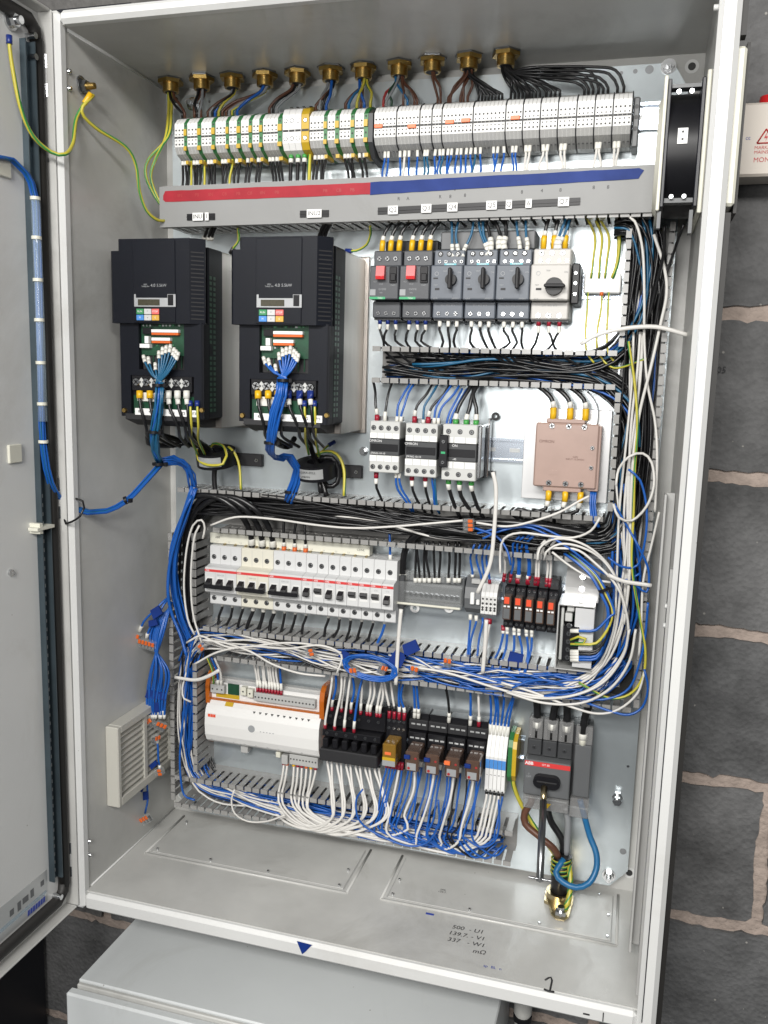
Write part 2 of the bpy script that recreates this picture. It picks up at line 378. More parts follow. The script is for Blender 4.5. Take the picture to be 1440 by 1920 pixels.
def bundle(name, label, path, n, a, b, r, mats, weights, step=14, wav=1.0, n_side=5):
    """a hank of cores too dense to count, laid along a path; a = half width in the plate plane, b = half depth"""
    mb = MB(); sp = spline(path, step); L = len(sp)
    nor = []
    for i in range(L):
        t = sp[min(i+1, L-1)]-sp[max(i-1, 0)]; q = Vector((-t.z, 0, t.x)); nor.append(q.normalized() if q.length > 1e-6 else Vector((0, 0, 1)))
    for k in range(n):
        p1, p2, f1, f2 = random.uniform(-1, 1), random.uniform(-1, 1), random.uniform(.5, 2.4), random.uniform(.5, 2.4); h1, h2 = random.uniform(0, 6), random.uniform(0, 6)
        e0, e1 = (random.uniform(0, .02), random.uniform(.98, 1)) if L > 45 else (0, 1); pts = []
        for i in range(L):
            t = i/(L-1)
            if t < e0 or t > e1: continue
            u = max(-1, min(1, p1*.8+wav*.42*math.sin(h1+f1*6*t))); v = max(-1, min(1, p2*.8+wav*.4*math.sin(h2+f2*6*t)))
            pts.append(sp[i]+nor[i]*(u*a)+Vector((0, v*b, 0)))
        mb.tube(pts, r*random.uniform(.85, 1.2), n_side, random.choices(range(len(mats)), weights)[0])
    c = tuple(sp[0])
    return single(name, mb, mats, label, 'wires', kind='stuff', loc=c)
# ================================================================== block wall behind
wall = single('block_wall', MB().box(-900, 1700, 19, 60, -900, 1800), 'mortar', kind='structure')
def block(x0, x1, z0, z1):
    out = []; 
    for a, b, fixed, ax in ((x0, x1, z0, 0), (z0, z1, x1, 1), (x1, x0, z1, 0), (z1, z0, x0, 1)):
        n = 44 if ax == 0 else 22
        for i in range(n):
            t = a+(b-a)*i/n; q = fixed+J(1.6)+2*math.sin(t*.035+fixed)+(random.random() < .09)*J(7)
            out.append((t+J(1.5), q) if ax == 0 else (q, t+J(1.5)))
    return out
for c in range(-4, 8):
    zb = -36+228*c
    off = 972 if c % 2 == 0 else 747
    for k in range(-5, 3):
        x0 = off+450*k
        if x0 > 1600 or x0+440 < -800: continue
        if 0 < zb < 900 and x0 > 20 and x0+440 < 780: pass
        d = random.uniform(12, 15.5)
        poly = block(x0+9, x0+441, zb+10, zb+218)
        b = MB().prism(poly, 'y', d, 24)
        cx = sum(p[0] for p in poly)/len(poly); cz = sum(p[1] for p in poly)/len(poly)
        o = part('block', b, random.choice(['block', 'block', 'block_b', 'block_c']), wall)
# pencilled figure on a block
text_part('wall_number', '205', 9, (852, 11.2, 797), (1, 0, -.02), (.05, 0, 1), 'ink', wall)
# ================================================================== the main enclosure
enc = thing('electrical_enclosure', 'large open grey steel control cabinet mounted on the block wall', 'enclosure', (400, 0, 0))
W_, H_, D_ = 800, 1210, 262
part('back_wall', MB().box(-3, 803, 0, 3, -3, H_+3), 'paint', enc)
part('side_wall', MB().box(-3, 0, -D_, 0, 0, H_), 'paint', enc)
part('side_wall', MB().box(800, 803, -D_, 0, 0, H_), 'paint', enc)
part('top_panel', MB().box(-3, 803, -D_, 0, H_, H_+3), 'paint', enc)
part('bottom_panel', MB().box(-3, 803, -D_, 0, -3, 0), 'paint', enc)
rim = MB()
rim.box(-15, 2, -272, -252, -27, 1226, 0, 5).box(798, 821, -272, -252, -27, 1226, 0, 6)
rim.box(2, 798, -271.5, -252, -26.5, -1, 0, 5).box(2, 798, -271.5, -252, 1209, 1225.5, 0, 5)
r = part('front_rim', rim, 'paint_door_lit_rim', enc)  # same paint as the walls; the lighter colour stands in for frontal light
part('rim_black_strip', MB().box(821, 827.5, -262, -246, -26, 960).box(821, 827.5, -262, -246, 1138, 1226), 'gasket_and_strip', r)  # plain black strip along the outer right edge of the rim
part('rim_groove', MB().box(803.5, 804.8, -272.4, -271, -10, 1215), 'steel_dark', r)
# back wall seams: corner bead strips
part('weld_bead', MB().tube([(1, -D_+12, H_-1.5), (1, 0, H_-1.5)], 2, 6), 'paint_door_lit_rim', enc); part('weld_bead', MB().tube([(1, -D_+12, 1), (1, 0, 1)], 1.4, 6), 'paint_door_lit_rim', enc)
# side rail on the right wall
sr = MB().box(786, 799, -152, -148, 14, 640).box(786, 788.5, -172, -152.1, 14, 640).box(796, 799, -240, -234, 2, 560)
part('side_rail', sr, 'term_grey', enc)
for x, y, z in ((799, -246, 1190), (799, -240, 1175), (799, -226, 512), (799, -226, 488)):
    part('stud', MB().cyl((800, y, z), (-1, 0, 0), 3.2, 6, 10), 'paint_door_lit_rim', enc)
# mounting holes in the back wall
for x, z in ((784, 1194), (784, 30), (16, 30), (16, 1194)):
    h = part('fixing_hole', MB().cyl((x, -.3, z), (0, -1, 0), 9, .6, 20, 0).cyl((x, -1, z), (0, -1, 0), 5, .3, 16, 1), ['paint_door_lit_rim', 'hole'], enc)
# mounting plate
ch = 24
poly = [(20+ch, 13), (756, 13), (781, 42), (781, 1162), (760, 1195), (20+ch, 1195), (20, 1195-ch), (20, 13+ch)]
mp = part('mounting_plate', MB().prism(poly, 'y', -18, -15.5), 'zinc', enc)
for x, z in ((754, 1190), (754, 30), (56, 1181), (46, 28)):
    part('plate_bolt', MB().cyl((x, -18, z), (0, -1, 0), 10, 1.5, 18).cyl((x, -19.5, z), (0, -1, 0), 7.6, 6, 6, smooth=False).cyl((x, -25, z), (0, -1, 0), 4, 9, 10), 'steel', mp)
for x, z, r_ in ((730, 1188, 5.5), (712, 1187, 3), (694, 1186, 2.4), (772, 73, 5), (770, 210, 2), (98, 1180, 3), (84, 1183, 2)):
    part('plate_hole', MB().cyl((x, -18, z), (0, -1, 0), r_, .3, 16), 'steel_dark', mp)
b = MB().cyl((758, -18, 159), (0, -1, 0), 8, 3, 6, smooth=False).cyl((758, -21, 159), (0, -1, 0), 4.5, 16, 12).cyl((758, -30, 159), (0, -1, 0), 7, 5, 6, smooth=False)
part('earth_stud', b, 'steel', mp)
# gland plates in the floor
def gland_plate(x0, x1, y0, y1, sc):
    g = part('gland_plate', MB().box(x0, x1, y0, y1, .3, 1.5, 0, .5), 'paint', enc)
    rd = MB()
    for a, b_ in (((x0-8, y0-8), (x1+8, y0-8)), ((x1+8, y0-8), (x1+8, y1+5)), ((x0-8, y0-8), (x0-8, y1+5))):
        rd.tube([(a[0], a[1], .4), (b_[0], b_[1], .4)], 2.1, 8)
    part('plate_bead', rd, 'paint', g)
    part('joint_line', MB().box(x0-1.2, x1+1.2, y0-1.2, y0-.2, .1, .8).box(x0-1.2, x0-.2, y0, y1, .1, .8).box(x1+.2, x1+1.2, y0, y1, .1, .8), 'term_grey', g)
    for x, y in sc: part('plate_screw', MB().cyl((x, y, 1.4), (0, 0, 1), 1.8, 3.6, 8), 'steel', g)
    return g
gland_plate(38, 366, -138, -24, [(44, -132), (140, -133), (240, -134), (358, -134), (46, -40), (358, -90)])
gp2 = gland_plate(436, 762, -136, -24, [(442, -130), (442, -90), (560, -131), (662, -131), (757, -131), (757, -80), (742, -30)])
# marker writing on the floor and a scrap of tape
fl = [c for c in enc.children if c.name.startswith('bottom_panel')][0]
for i, (t, x) in enumerate((('500  - U1', 566), ('139.7. - V1', 567), ('337   - W1', 569), ('m\u03a9', 590))):
    text_part('writing', t, 8.5, (x, -174-i*14.5, .5), (1, .03, 0), (.12, 1, 0), 'ink', fl)
def stroke(pts, r=1.3): part('writing', MB().tube(spline([atz(a_, b_, .1) for a_, b_ in pts], 4), r, 6), 'ink', fl)
stroke([(1022, 1838), (1028, 1834), (1033, 1833), (1035, 1838), (1031, 1858)]); stroke([(1020, 1855), (1030, 1859), (1039, 1860)])
text_part('writing', 'sp  BL  n', 5, (612, -243, .5), (1, 0, 0), (0, 1, 0), 'ink_blue', fl)
text_part('writing', 'SPR\n139.7.', 4, (512, -96, 1.8), (1, .03, 0), (0, 1, 0), 'ink', gp2)
part('blue_tape_scrap', MB().box(500, 512, -158, -154, .3, .6), 'ink_blue', fl)
single('tape_scrap', MB().prism([(344, -1), (366, -2), (357, -14), (352, -19)], 'y', -272.6, -272.0), 'tape_blue', 'torn triangle of blue tape stuck on the bottom rim of the cabinet', 'tape')
part('scuff', MB().box(733, 741, -272.9, -271.8, -16, -14.4).box(757, 758.2, -272.9, -271.8, -20, -8), 'ink', r)
# earth bolt with lug on the left wall
eb = MB().cyl((0, -224, 1152), (1, 0, 0), 9, 2, 16).cyl((2, -224, 1147), (1, 0, 0), 10, 2, 16).cyl((4, -224, 1147), (1, 0, 0), 8, 7, 6, smooth=False)
part('earth_bolt', eb, 'steel_dark', enc)
part('earth_bolt_end', MB().cyl((11, -224, 1147), (1, 0, 0), 5, 11, 12, 0, 4), 'brass', enc)
for y, z in ((-254, 1158), (-254, 1137), (-256, 74), (-256, 52)):
    part('hinge_screw', MB().cyl((0, y+4, z), (1, 0, 0), 4, 4, 10, 0, 2.5), 'steel', enc)
# hinges
for z0, z1 in ((1116, 1174), (564, 628), (24, 85)):
    h = (z1-z0)/3
    hg = part('hinge', MB().cyl((-17, -272, z0+h), (0, 0, 1), 6.5, h, 14).box(-17, -12, -276, -258, z0+h, z1-h), 'paint_door_lit_rim', enc)
    part('hinge_knuckle', MB().cyl((-17, -272, z0+4), (0, 0, 1), 6.8, h-4, 14).cyl((-17, -272, z1-h), (0, 0, 1), 6.8, h-3, 14).cyl((-17, -272, z0-4), (0, 0, 1), 3.4, 8, 10).cyl((-17, -272, z1-4), (0, 0, 1), 4.2, 5, 10), 'steel', hg)
# ---- the door, swung open to the left
door = part('door', MB().box(-27, -24, -1075, -277, -16, 1221), 'paint_door_lit_rim', enc)
part('door_lip', MB().box(-27, -4, -277, -273.5, -18, 1224, 0, 1.4).box(-27, -5, -1078, -277.2, -20, -16.2, 0, 1.4).box(-27, -5, -1078, -277.2, 1221.2, 1225, 0, 1.4).box(-27, -5, -1082, -1078.2, -20, 1225, 0, 1.4), 'paint', door)
gs = []
for y, z in ((-287, 20), (-287, 1185), (-300, 1204), (-1050, 1204), (-1062, 1190), (-1062, 15), (-1050, 2), (-300, 2)): gs.append((-19.5, y, z))
g = MB(); g.tube(spline([gs[0], gs[1]], 100), 9, 8)
g.tube([(-20, -287, 1180), (-20, -290, 1196), (-20, -302, 1205), (-20, -1050, 1206)], 9, 8).tube([(-20, -287, 26), (-20, -290, 12), (-20, -302, 3), (-20, -1050, 2)], 9, 8)
part('door_gasket', g, 'gasket_and_strip', door)
rl = MB().box(-24, -21.5, -314, -298.5, 40, 1178).box(-21.4, -12, -300, -298.2, 40, 1178).box(-21.4, -15, -314, -312.4, 40, 1178)
rail_d = part('door_rail', rl, 'rail_dark', door)
hm = MB()
for i in range(45): hm.box(-21.6, -21.2, -310.5, -308, 50+i*12.5, 53+i*12.5).box(-21.6, -21.2, -305, -302.6, 50+i*12.5, 55+i*12.5)
part('rail_holes', hm, 'label_silver', rail_d, kind='stuff')
for z in (1160, 1185, 13): part('door_stud', MB().cyl((-24, -306 if z < 100 else -300, z), (1, 0, 0), 4, 14, 10), 'steel', door)
part('door_bolt', MB().cyl((-24, -330, 1192), (1, 0, 0), 11, 3, 16).cyl((-21, -330, 1192), (1, 0, 0), 8, 8, 6, smooth=False).cyl((-13, -330, 1192), (1, 0, 0), 5, 6, 12), 'steel', door)
part('door_screw', MB().cyl((-24, -369, 510), (1, 0, 0), 4.5, 3, 12), 'steel', door)
for z in (1017, 664): part('cable_clip_base', MB().box(-24, -20, -366, -342, z-12, z+12, 0, 1), 'cream', door)
part('door_clip', MB().box(-21, -6, -335, -300, 560, 564).box(-24, -8, -328, -322, 555, 569), 'fan_white', door)
lb = part('rating_label', MB().prism([(-320, 14), (-320, 62), (-700, 62), (-700, 14)], 'x', -24, -23.4), 'label_silver', door)
for y, z, w_, h_ in ((-330, 47, 7, 8), (-352, 45, 7, 12), (-366, 44, 12, 9), (-379, 42, 7, 13), (-394, 42, 8, 9)):
    part('label_mark', MB().prism([(y-w_/2, z-h_/2), (y+w_/2, z-h_/2), (y+w_/2, z+h_/2), (y-w_/2, z+h_/2)], 'x', -23.35, -23.1), 'mid_grey', lb)
for k in range(7): y = -328-k*5.5; part('label_mark', MB().prism([(y-2, 16), (y+2, 16), (y+3, 24), (y-1, 24)], 'x', -23.35, -23.1), 'ink_blue', lb)
part('label_band', MB().prism([(-322, 26), (-322, 32), (-600, 32), (-600, 26)], 'x', -23.38, -23.2), 'spiral', lb)
# ================================================================== lower enclosure
low = thing('lower_enclosure', 'closed grey steel cabinet standing below the open cabinet', 'enclosure', (300, 0, -700))
part('body', MB().box(-8, 612, -276, 8, -760, -140, 0, 2), 'paint_low', low)
part('rain_edge', MB().box(-6, 610, -283, -276.2, -758, -143, 0, 1.5), 'paint', low)
part('door', MB().box(-14, 618, -300, -284, -760, -147, 0, 3), 'paint_low', low)
# ================================================================== isolator at the right
iso = thing('isolator_switch', 'cream wall isolator box with red handle and red warning print', 'switch', (900, 10, 1040))
part('housing', MB().box(847, 962, -42, 11, 1043, 1133, 0, 3), 'cream_box', iso)
part('handle', MB().cyl((884, -12, 1133), (0, 0, 1), 15, 14, 18, 0, 13).box(880, 888, -30, 6, 1143, 1152, 0, 2), 'button_red', iso)
tri = MB()
for (a, b_) in (((869, 1083), (889, 1083)), ((889, 1083), (879, 1100)), ((879, 1100), (869, 1083))):
    tri.tube([(a[0], -42.4, a[1]), (b_[0], -42.4, b_[1])], .9, 4)
tri.prism([(880, 1096), (877, 1089), (880, 1089), (878.5, 1084.6), (882, 1091), (879.4, 1091)], 'y', -42.7, -42.2)
part('warning_mark', tri, 'ink_red', iso)
for t, z, s_ in (('MARKED', 1077.5, 4.2), ('MAINS', 1072, 4.2), ('MONITOR', 1062.5, 6)):
    text_part('print', t, s_, (866.5, -42.5, z), (1, 0, 0), (0, 0, 1), 'ink_red', iso, align='LEFT')
text_part('print', 'cc', 5, (858, -42.5, 1090), (1, 0, 0), (0, 0, 1), 'ink_blue', iso)
# conduit under the cabinet, dark things at the edges of the view
cd = thing('conduit', 'grey plastic conduit dropping behind the lower cabinet at its right', 'conduit', (640, -40, -700))
part('pipe', MB().cyl((640, -60, -760), (0, 0, 1), 12, 560, 16).ring((640, -60, -200), (0, 0, 1), 9, 14, 40, 18), 'conduit', cd)
part('cable', MB().tube(spline([(640, -60, -240), (640, -60, -160), (646, -62, -90), (650, -62, -27)]), 7, 10).cyl((640, -60, -212), (0, 0, 1), 14.6, 8, 16), 'black', cd)
single('black_cabinet', MB().box(-700, -292, -330, 10, -900, -318, 0, 4), 'dark_obj', 'black box low at the left below the open door', 'box')  # plain black box, detail left out
dk = thing('black_bracket', 'dark bracket plate fixed to the wall above the cabinet', 'bracket', (20, -60, 1240))
part('plate', MB().box(-60, 70, -210, 12, 1246, 1252, 0, 1), 'dark_obj', dk)
part('bolt', MB().cyl((-2, -190, 1246), (0, 0, -1), 9, 4, 12), 'steel', dk)
# ================================================================== slotted trunking
def duct_wall(axis, pos, a0, a1, yf, inward, y0=-18.3, pitch=14, skip=()):
    """one slotted side wall: a low continuous strip, fingers with a hooked tip; axis 'x' runs sideways, 'z' runs up"""
    mb = MB(); t = 1.7
    def bx(a, b, ya, yb, q0, q1):
        if axis == 'x': mb.box(a, b, ya, yb, q0, q1)
        else: mb.box(q0, q1, ya, yb, a, b)
    q0, q1 = pos, pos+t*inward
    bx(a0, a1, y0, y0-17, min(q0, q1), max(q0, q1))
    n = int((a1-a0)/pitch); p = (a1-a0)/n
    for i in range(n):
        c = a0+p*(i+.5)
        if any(s0 < c < s1 for s0, s1 in skip): continue
        j = J(.5); w = p*.34
        bx(c-w+j, c+w+j, y0-17.05, yf+2.4, min(q0, q1), max(q0, q1))
        bx(c-w-1+j, c+w+1+j, yf+2.35, yf, *((q0-1, q0+6.2) if inward > 0 else (q0-6.2, q0+1)))
    return mb
def duct(label, axis, p0, p1, a0, a1, yf=-80, mat='duct', r0=None, r1=None):
    r0 = r0 or [(a0, a1)]; r1 = r1 or [(a0, a1)]; m_ = (p0+p1)/2; n = int((a1-a0)/40)
    if axis == 'x': d = thing('slotted_cable_duct', label, 'cable duct', ((a0+a1)/2, -18, p0)); base = MB().box(a0, a1, -20.2, -18.2, p0+1.8, p1-1.8)
    else: d = thing('slotted_cable_duct', label, 'cable duct', (m_, -18, a0)); base = MB().box(p0+1.8, p1-1.8, -20.2, -18.2, a0, a1)
    b = part('duct_base', base, mat, d); sl = MB()
    for i in range(n):
        c = a0+20+i*40
        if axis == 'x': sl.box(c-8, c+8, -20.7, -20.2, m_-2.6, m_+2.6)
        else: sl.box(m_-2.6, m_+2.6, -20.7, -20.2, c-8, c+8)
    part('base_slots', sl, 'label_silver', b, kind='stuff')
    for p, rr, inn in ((p0, r0, 1), (p1, r1, -1)):
        for u, v in rr: part('slotted_wall', duct_wall(axis, p, u, v, yf, inn), mat, d)
    return d
# ---- the covered top duct with its tape and labels
td = thing('covered_cable_duct', 'grey covered trunking with red and blue tape below the top terminals', 'cable duct', (400, -18, 985))
part('duct_base', MB().box(47, 746, -20.2, -18.2, 990, 1040), 'duct', td)
part('slotted_wall', duct_wall('x', 987.5, 47, 748, -96, 1), 'duct', td)
part('slotted_wall', duct_wall('x', 1043.5, 47, 748, -96, -1), 'duct', td)
lid = part('lid', MB().prism([(44, 985), (746, 991), (746, 1049), (44, 1043)], 'y', -100, -97.4), 'duct_lid', td)
part('lid_fold', MB().prism([(44, 985), (746, 991), (746, 992.6), (44, 986.6)], 'y', -97.3, -88).prism([(44, 1041.4), (746, 1047.4), (746, 1049), (44, 1043)], 'y', -97.3, -88), 'duct_lid', lid)
def tape(name, pts, mat):
    n = 24; up = []; lo = []
    for i in range(n+1):
        t = i/n; x = pts[0][0]+(pts[1][0]-pts[0][0])*t
        up.append((x, pts[0][1]+(pts[1][1]-pts[0][1])*t+J(.35))); lo.append((x, pts[0][2]+(pts[1][2]-pts[0][2])*t+J(.35)))
    return up, lo
u_, l_ = tape('r', ((54, 1036.5, 1021), (373, 1038.5, 1023)), 0)
part('red_tape', MB().prism([(50.5, 1030)]+u_+l_[::-1]+[(50.5, 1024)], 'y', -100.7, -100.1), 'tape_red', td)
u_, l_ = tape('b', ((371, 1039, 1022.5), (727, 1045, 1032)), 0)
part('blue_tape', MB().prism(u_+[(733, 1042), (729, 1036)]+l_[::-1], 'y', -101.0, -100.4), 'tape_blue', td)
for a, b_, z0 in ((90, 135, 994), (268, 311, 994.5), (383, 656, 996)):
    zz = lambda x: z0+(x-a)*.022*(a > 300)
    h = part('label_holder', MB().prism([(a, z0), (b_, zz(b_)), (b_, zz(b_)+9), (a, z0+9)], 'y', -102, -100.1).prism([(a, z0+3.6), (b_, zz(b_)+3.6), (b_, zz(b_)+5), (a, z0+5)], 'y', -102.8, -102.05), 'black', td)
    for x, w, t in ((108.5, 17, 'INU'), (123, 6, '1'), (290, 22, 'INU2'), (405, 14, 'Q2'), (452, 14, 'Q3'), (488, 14, 'Q4'), (541, 14, 'Q5'), (564, 8, 'Q'), (590, 8, '6'), (635, 14, 'Q7')):
        if a < x < b_:
            zc = zz(x)+4.5; c = part('label_card', MB().box(x-w/2, x+w/2, -103.6, -102.9, zc-5.6, zc+5.6), 'term_white', h)
            text_part('lettering', t, 6.2, (x, -103.8, zc), (1, 0, .02), (0, 0, 1), 'ink', h)
for x, z in ((412, 1016), (425, 1016), (470, 1017), (484, 1017), (504, 1018), (580, 1020), (606, 1021), (630, 1021), (672, 1023), (690, 1023)):
    text_part('pen_mark', random.choice(['A', 'R', 'X', '4', '8', 'k']), 4.5, (x, -100.2, z), (1, 0, 0), (0, 0, 1), 'ink', lid)
for x in (78, 106, 128, 150, 172, 190, 210, 232, 305, 325, 345):
    text_part('pen_mark', random.choice(['XB', 'PB', '8N', 'MK', 'CB']), 4.5, (x, -100.8, 1029.5), (1, 0, 0), (0, 0, 1), 'w_red', td)
# ================================================================== top DIN rail, terminals
def din_rail(label, x0, x1, zc, y=-18, h=35):
    d = thing('din_rail', label, 'rail', ((x0+x1)/2, y, zc)); k = h/35
    prof = [(y-1.2, zc-13.5*k), (y-7.5, zc-13.5*k), (y-7.5, zc-17.5*k), (y-6.3, zc-17.5*k), (y-6.3, zc-14.6*k), (y-.1, zc-14.6*k), (y-.1, zc+14.6*k), (y-6.3, zc+14.6*k), (y-6.3, zc+17.5*k), (y-7.5, zc+17.5*k), (y-7.5, zc+13.5*k), (y-1.2, zc+13.5*k)]
    part('rail_profile', MB().prism(prof, 'x', x0, x1), 'rail_zinc', d)
    n = int((x1-x0)/36)
    s_ = MB()
    for i in range(n): s_.box(x0+14+i*36, x0+29+i*36, y-1.6, y-1.25, zc-3, zc+3)
    part('rail_slots', s_, 'label_silver', d, kind='stuff')
    return d
din_rail('zinc rail behind the long row of terminals at the top', 50, 748, 1128)
TP = [(-24, 1152), (-50, 1152), (-66, 1145), (-75, 1136), (-75, 1104), (-69, 1095), (-46, 1084), (-24, 1084)]
def terminal_mesh(w, kind):
    mb = MB(); g = .12
    if kind == 'grey':
        mb.prism(TP, 'x', g, w-g, 0); mb.prism([(-66.6, 1145.2), (-75.3, 1136.5), (-75.3, 1132.5), (-70, 1140)], 'x', .5, w-.5, 2)
        for z, r_ in ((1127.5, 1.35), (1121.5, 1.0), (1113, 1.0), (1107.5, 1.35)): mb.cyl((w/2, -74.9, z), (0, -1, 0), min(r_, w*.3), .3, 8, 1)
        mb.box(.3, w-.3, -75.25, -74.8, 1116, 1118.6, 1)
        mb.prism([(-75.2, 1103.8), (-69.2, 1094.9), (-46.2, 1083.8), (-60, 1096)], 'x', .5, w-.5, 3)
        mb.box(w*.25, w*.75, -58, -52, 1088.2, 1089.4, 1)
        return mb.mesh('terminal', ['term', 'hole', 'term_white', 'term_grey'], (0, -18, 1118))
    if kind == 'earth':
        P2 = [(y*1.012, z) for y, z in TP]; mb.prism(P2, 'x', g, w-g, 0)
        for z0, z1 in ((1119, 1128), (1098, 1104)): mb.box(.4, w-.4, -78.2, -75.4, z0, z1, 1)
        mb.box(.5, w-.5, -72, -44, 1080, 1085, 1)
        for z in (1133, 1111): mb.cyl((w/2, -75.9, z), (0, -1, 0), 1.4, .3, 8, 2)
        return mb.mesh('terminal', ['earth_green', 'earth_yellow', 'hole'], (0, -18, 1118))
    P2 = [(-24, 1156), (-52, 1156), (-70, 1149), (-76, 1140), (-76, 1102), (-70, 1093), (-46, 1084), (-24, 1084)]
    mb.prism(P2, 'x', .2, w-.2, 0); mb.box(.6, w-.6, -76.3, -75.6, 1117, 1120, 1)
    for z in (1132, 1108): mb.cyl((w/2, -75.9, z), (0, -1, 0), 3.2, .3, 12, 1).cyl((w/2, -76.2, z), (0, -1, 0), 2.4, .2, 10, 2)
    mb.box(w*.3, w*.7, -56, -46, 1155.9, 1156.4, 1)
    return mb.mesh('terminal', [{'bigw': 'term_white', 'bigy': 'earth_yellow'}[kind], 'hole', 'steel'], (0, -18, 1118))
EP = MB().prism([(y-.6 if y < -30 else y, z+(.8 if z > 1120 else -.8)) for y, z in TP], 'x', -.5, .5)
ep_mesh = EP.mesh('end_plate', 'dark_grey', (0, -18, 1118))
def tgroup(x0, x1, n, kind, name, label, cat, group=None, endplate=False):
    t = thing(name, label, cat, (x0, -18, 1118), group); w = (x1-x0)/n; me = terminal_mesh(w, kind)
    for i in range(n):
        o = part('terminal', me, None, t); o.location = (w*i*S, 0, 0)
    if endplate: e = part('end_plate', ep_mesh, None, t); e.location = ((x1-x0)*S, 0, 0)
    return t
gi = 0
cell = [(56, 72, 3), (77, 94, 3), (100, 117, 3), (123, 140, 3), (145, 157.5, 2), (164, 176.5, 2), (182, 193, 2), (198.5, 222, 4), None, (270.5, 292, 4), (297.5, 309, 2), (315.5, 332, 3), (338, 351.5, 2)]
earth = [(72, 77), (94, 100), (117, 123), (140, 145), (157.5, 164), (176.5, 182), (193, 198.5), (222, 229), None, (292, 297.5), (309, 315.5), (332, 338), (351.5, 358)]
for i, c in enumerate(cell):
    if c is None: continue
    k = i if i < 8 else i-1
    tgroup(c[0], c[1], c[2], 'grey', 'terminal_blocks', '%s group of grey terminals from the left end of the top rail' % ORD[k], 'terminal block', 'grey terminal groups on the top rail')
    e = earth[i]
    tgroup(e[0], e[1], 1, 'earth', 'earth_terminal', '%s green and yellow earth terminal from the left on the top rail' % ORD[k], 'terminal block', 'earth terminals on the top rail')
tgroup(229.5, 258, 3, 'bigw', 'terminal_blocks', 'three large white terminals in the left half of the top rail', 'terminal block')
tgroup(258.2, 270, 1, 'bigy', 'earth_terminal', 'large all yellow earth terminal beside three large white terminals', 'terminal block')
ec = thing('end_clamp', 'black end clamp dividing the two halves of the top terminal row', 'clamp', (362, -18, 1118))
part('clamp_body', MB().prism([(-22, 1150), (-60, 1146), (-77, 1136), (-77, 1098), (-60, 1080), (-22, 1076)], 'x', 358.5, 365), 'dark_grey', ec)
RG = [366, 399, 432, 449, 463, 506, 550, 573, 596, 619, 643, 666, 689, 713]
for i in range(13):
    n = max(2, round((RG[i+1]-RG[i])/5.4))
    tgroup(RG[i]+.6, RG[i+1]-.6, n, 'grey', 'terminal_blocks', '%s group of white terminals right of the black divider on top rail' % ORD[i], 'terminal block', 'white terminal groups on the top rail', True)
for i, (x, z) in enumerate(((373, 1118.5), (421, 1116), (474, 1119), (496, 1120), (563, 1120))):
    single('terminal_jumper', MB().box(x-6, x+6, -77.5, -75.2, z-2.6, z+2.6, 0, .6), 'orange', '%s orange jumper from the left plugged into the top terminals' % ORD[i], 'jumper', 'orange jumpers in the top terminals', loc=(x, -75, z))
ec = thing('end_clamp', 'dark grey end clamp closing the right end of the top terminals', 'clamp', (717, -18, 1118))
part('clamp_body', MB().box(714, 722, -62, -20, 1080, 1142, 0, 1.5), 'mid_grey', ec)
for z in (1130, 1117, 1103): part('clamp_screw', MB().cyl((718, -62, z), (0, -1, 0), 2.6, .8, 10), 'black', ec)
# ================================================================== brass glands in the ceiling and their cores
GX = [(34, -46), (87, -48), (136, -46), (188, -45), (239, -45), (291, -47), (340, -47), (393, -48), (442, -55), (493, -56), (544, -59)]
for i, (x, y) in enumerate(GX):
    g = thing('cable_gland', '%s brass cable gland from the left in the cabinet ceiling' % ORD[i], 'cable gland', (x, y, 1210), 'brass glands in the ceiling')
    part('lock_washer', MB().cyl((x, y, 1209.6), (0, 0, -1), 20, 2, 6, smooth=False, ph=J(.5)), 'steel_dark', g)
    part('hex_nut', MB().cyl((x, y, 1207.5), (0, 0, -1), 19, 5, 6, smooth=False, ph=J(.5)), 'brass', g)
    th = MB()
    for k in range(4): th.cyl((x, y, 1202.5-k*3), (0, 0, -1), 12.2, 1.5, 18).cyl((x, y, 1201-k*3), (0, 0, -1), 11.6, 1.5, 18)
    th.cyl((x, y, 1190.4), (0, 0, -1), 8.5, .2, 14, 1)
    part('threaded_bush', th, ['brass', 'hole'], g)
def core(gi, k, color, xt, r=2.0, zt=1152, yt=-58, mid=None):
    gx, gy = GX[gi]; a = random.uniform(0, 6.28); sx = gx+math.cos(a)*5; sy = gy+math.sin(a)*4
    p = [(sx, sy, 1196), (sx+(xt-gx)*.10, sy-2, 1183), (sx+(xt-gx)*.62+J(3), (sy+yt)/2-6, 1168), (xt, yt, zt+4), (xt, yt, zt-3)]
    cn = {'gy': 'green and yellow', 'lightblue': 'light blue', 'darkgreen': 'dark green'}.get(color, color)
    wire(p, r, color, '%s core from the %s ceiling gland, %s counting from its left' % (cn, ORD[gi], ORD[k]), 'cores hanging from the ceiling glands', step=6)
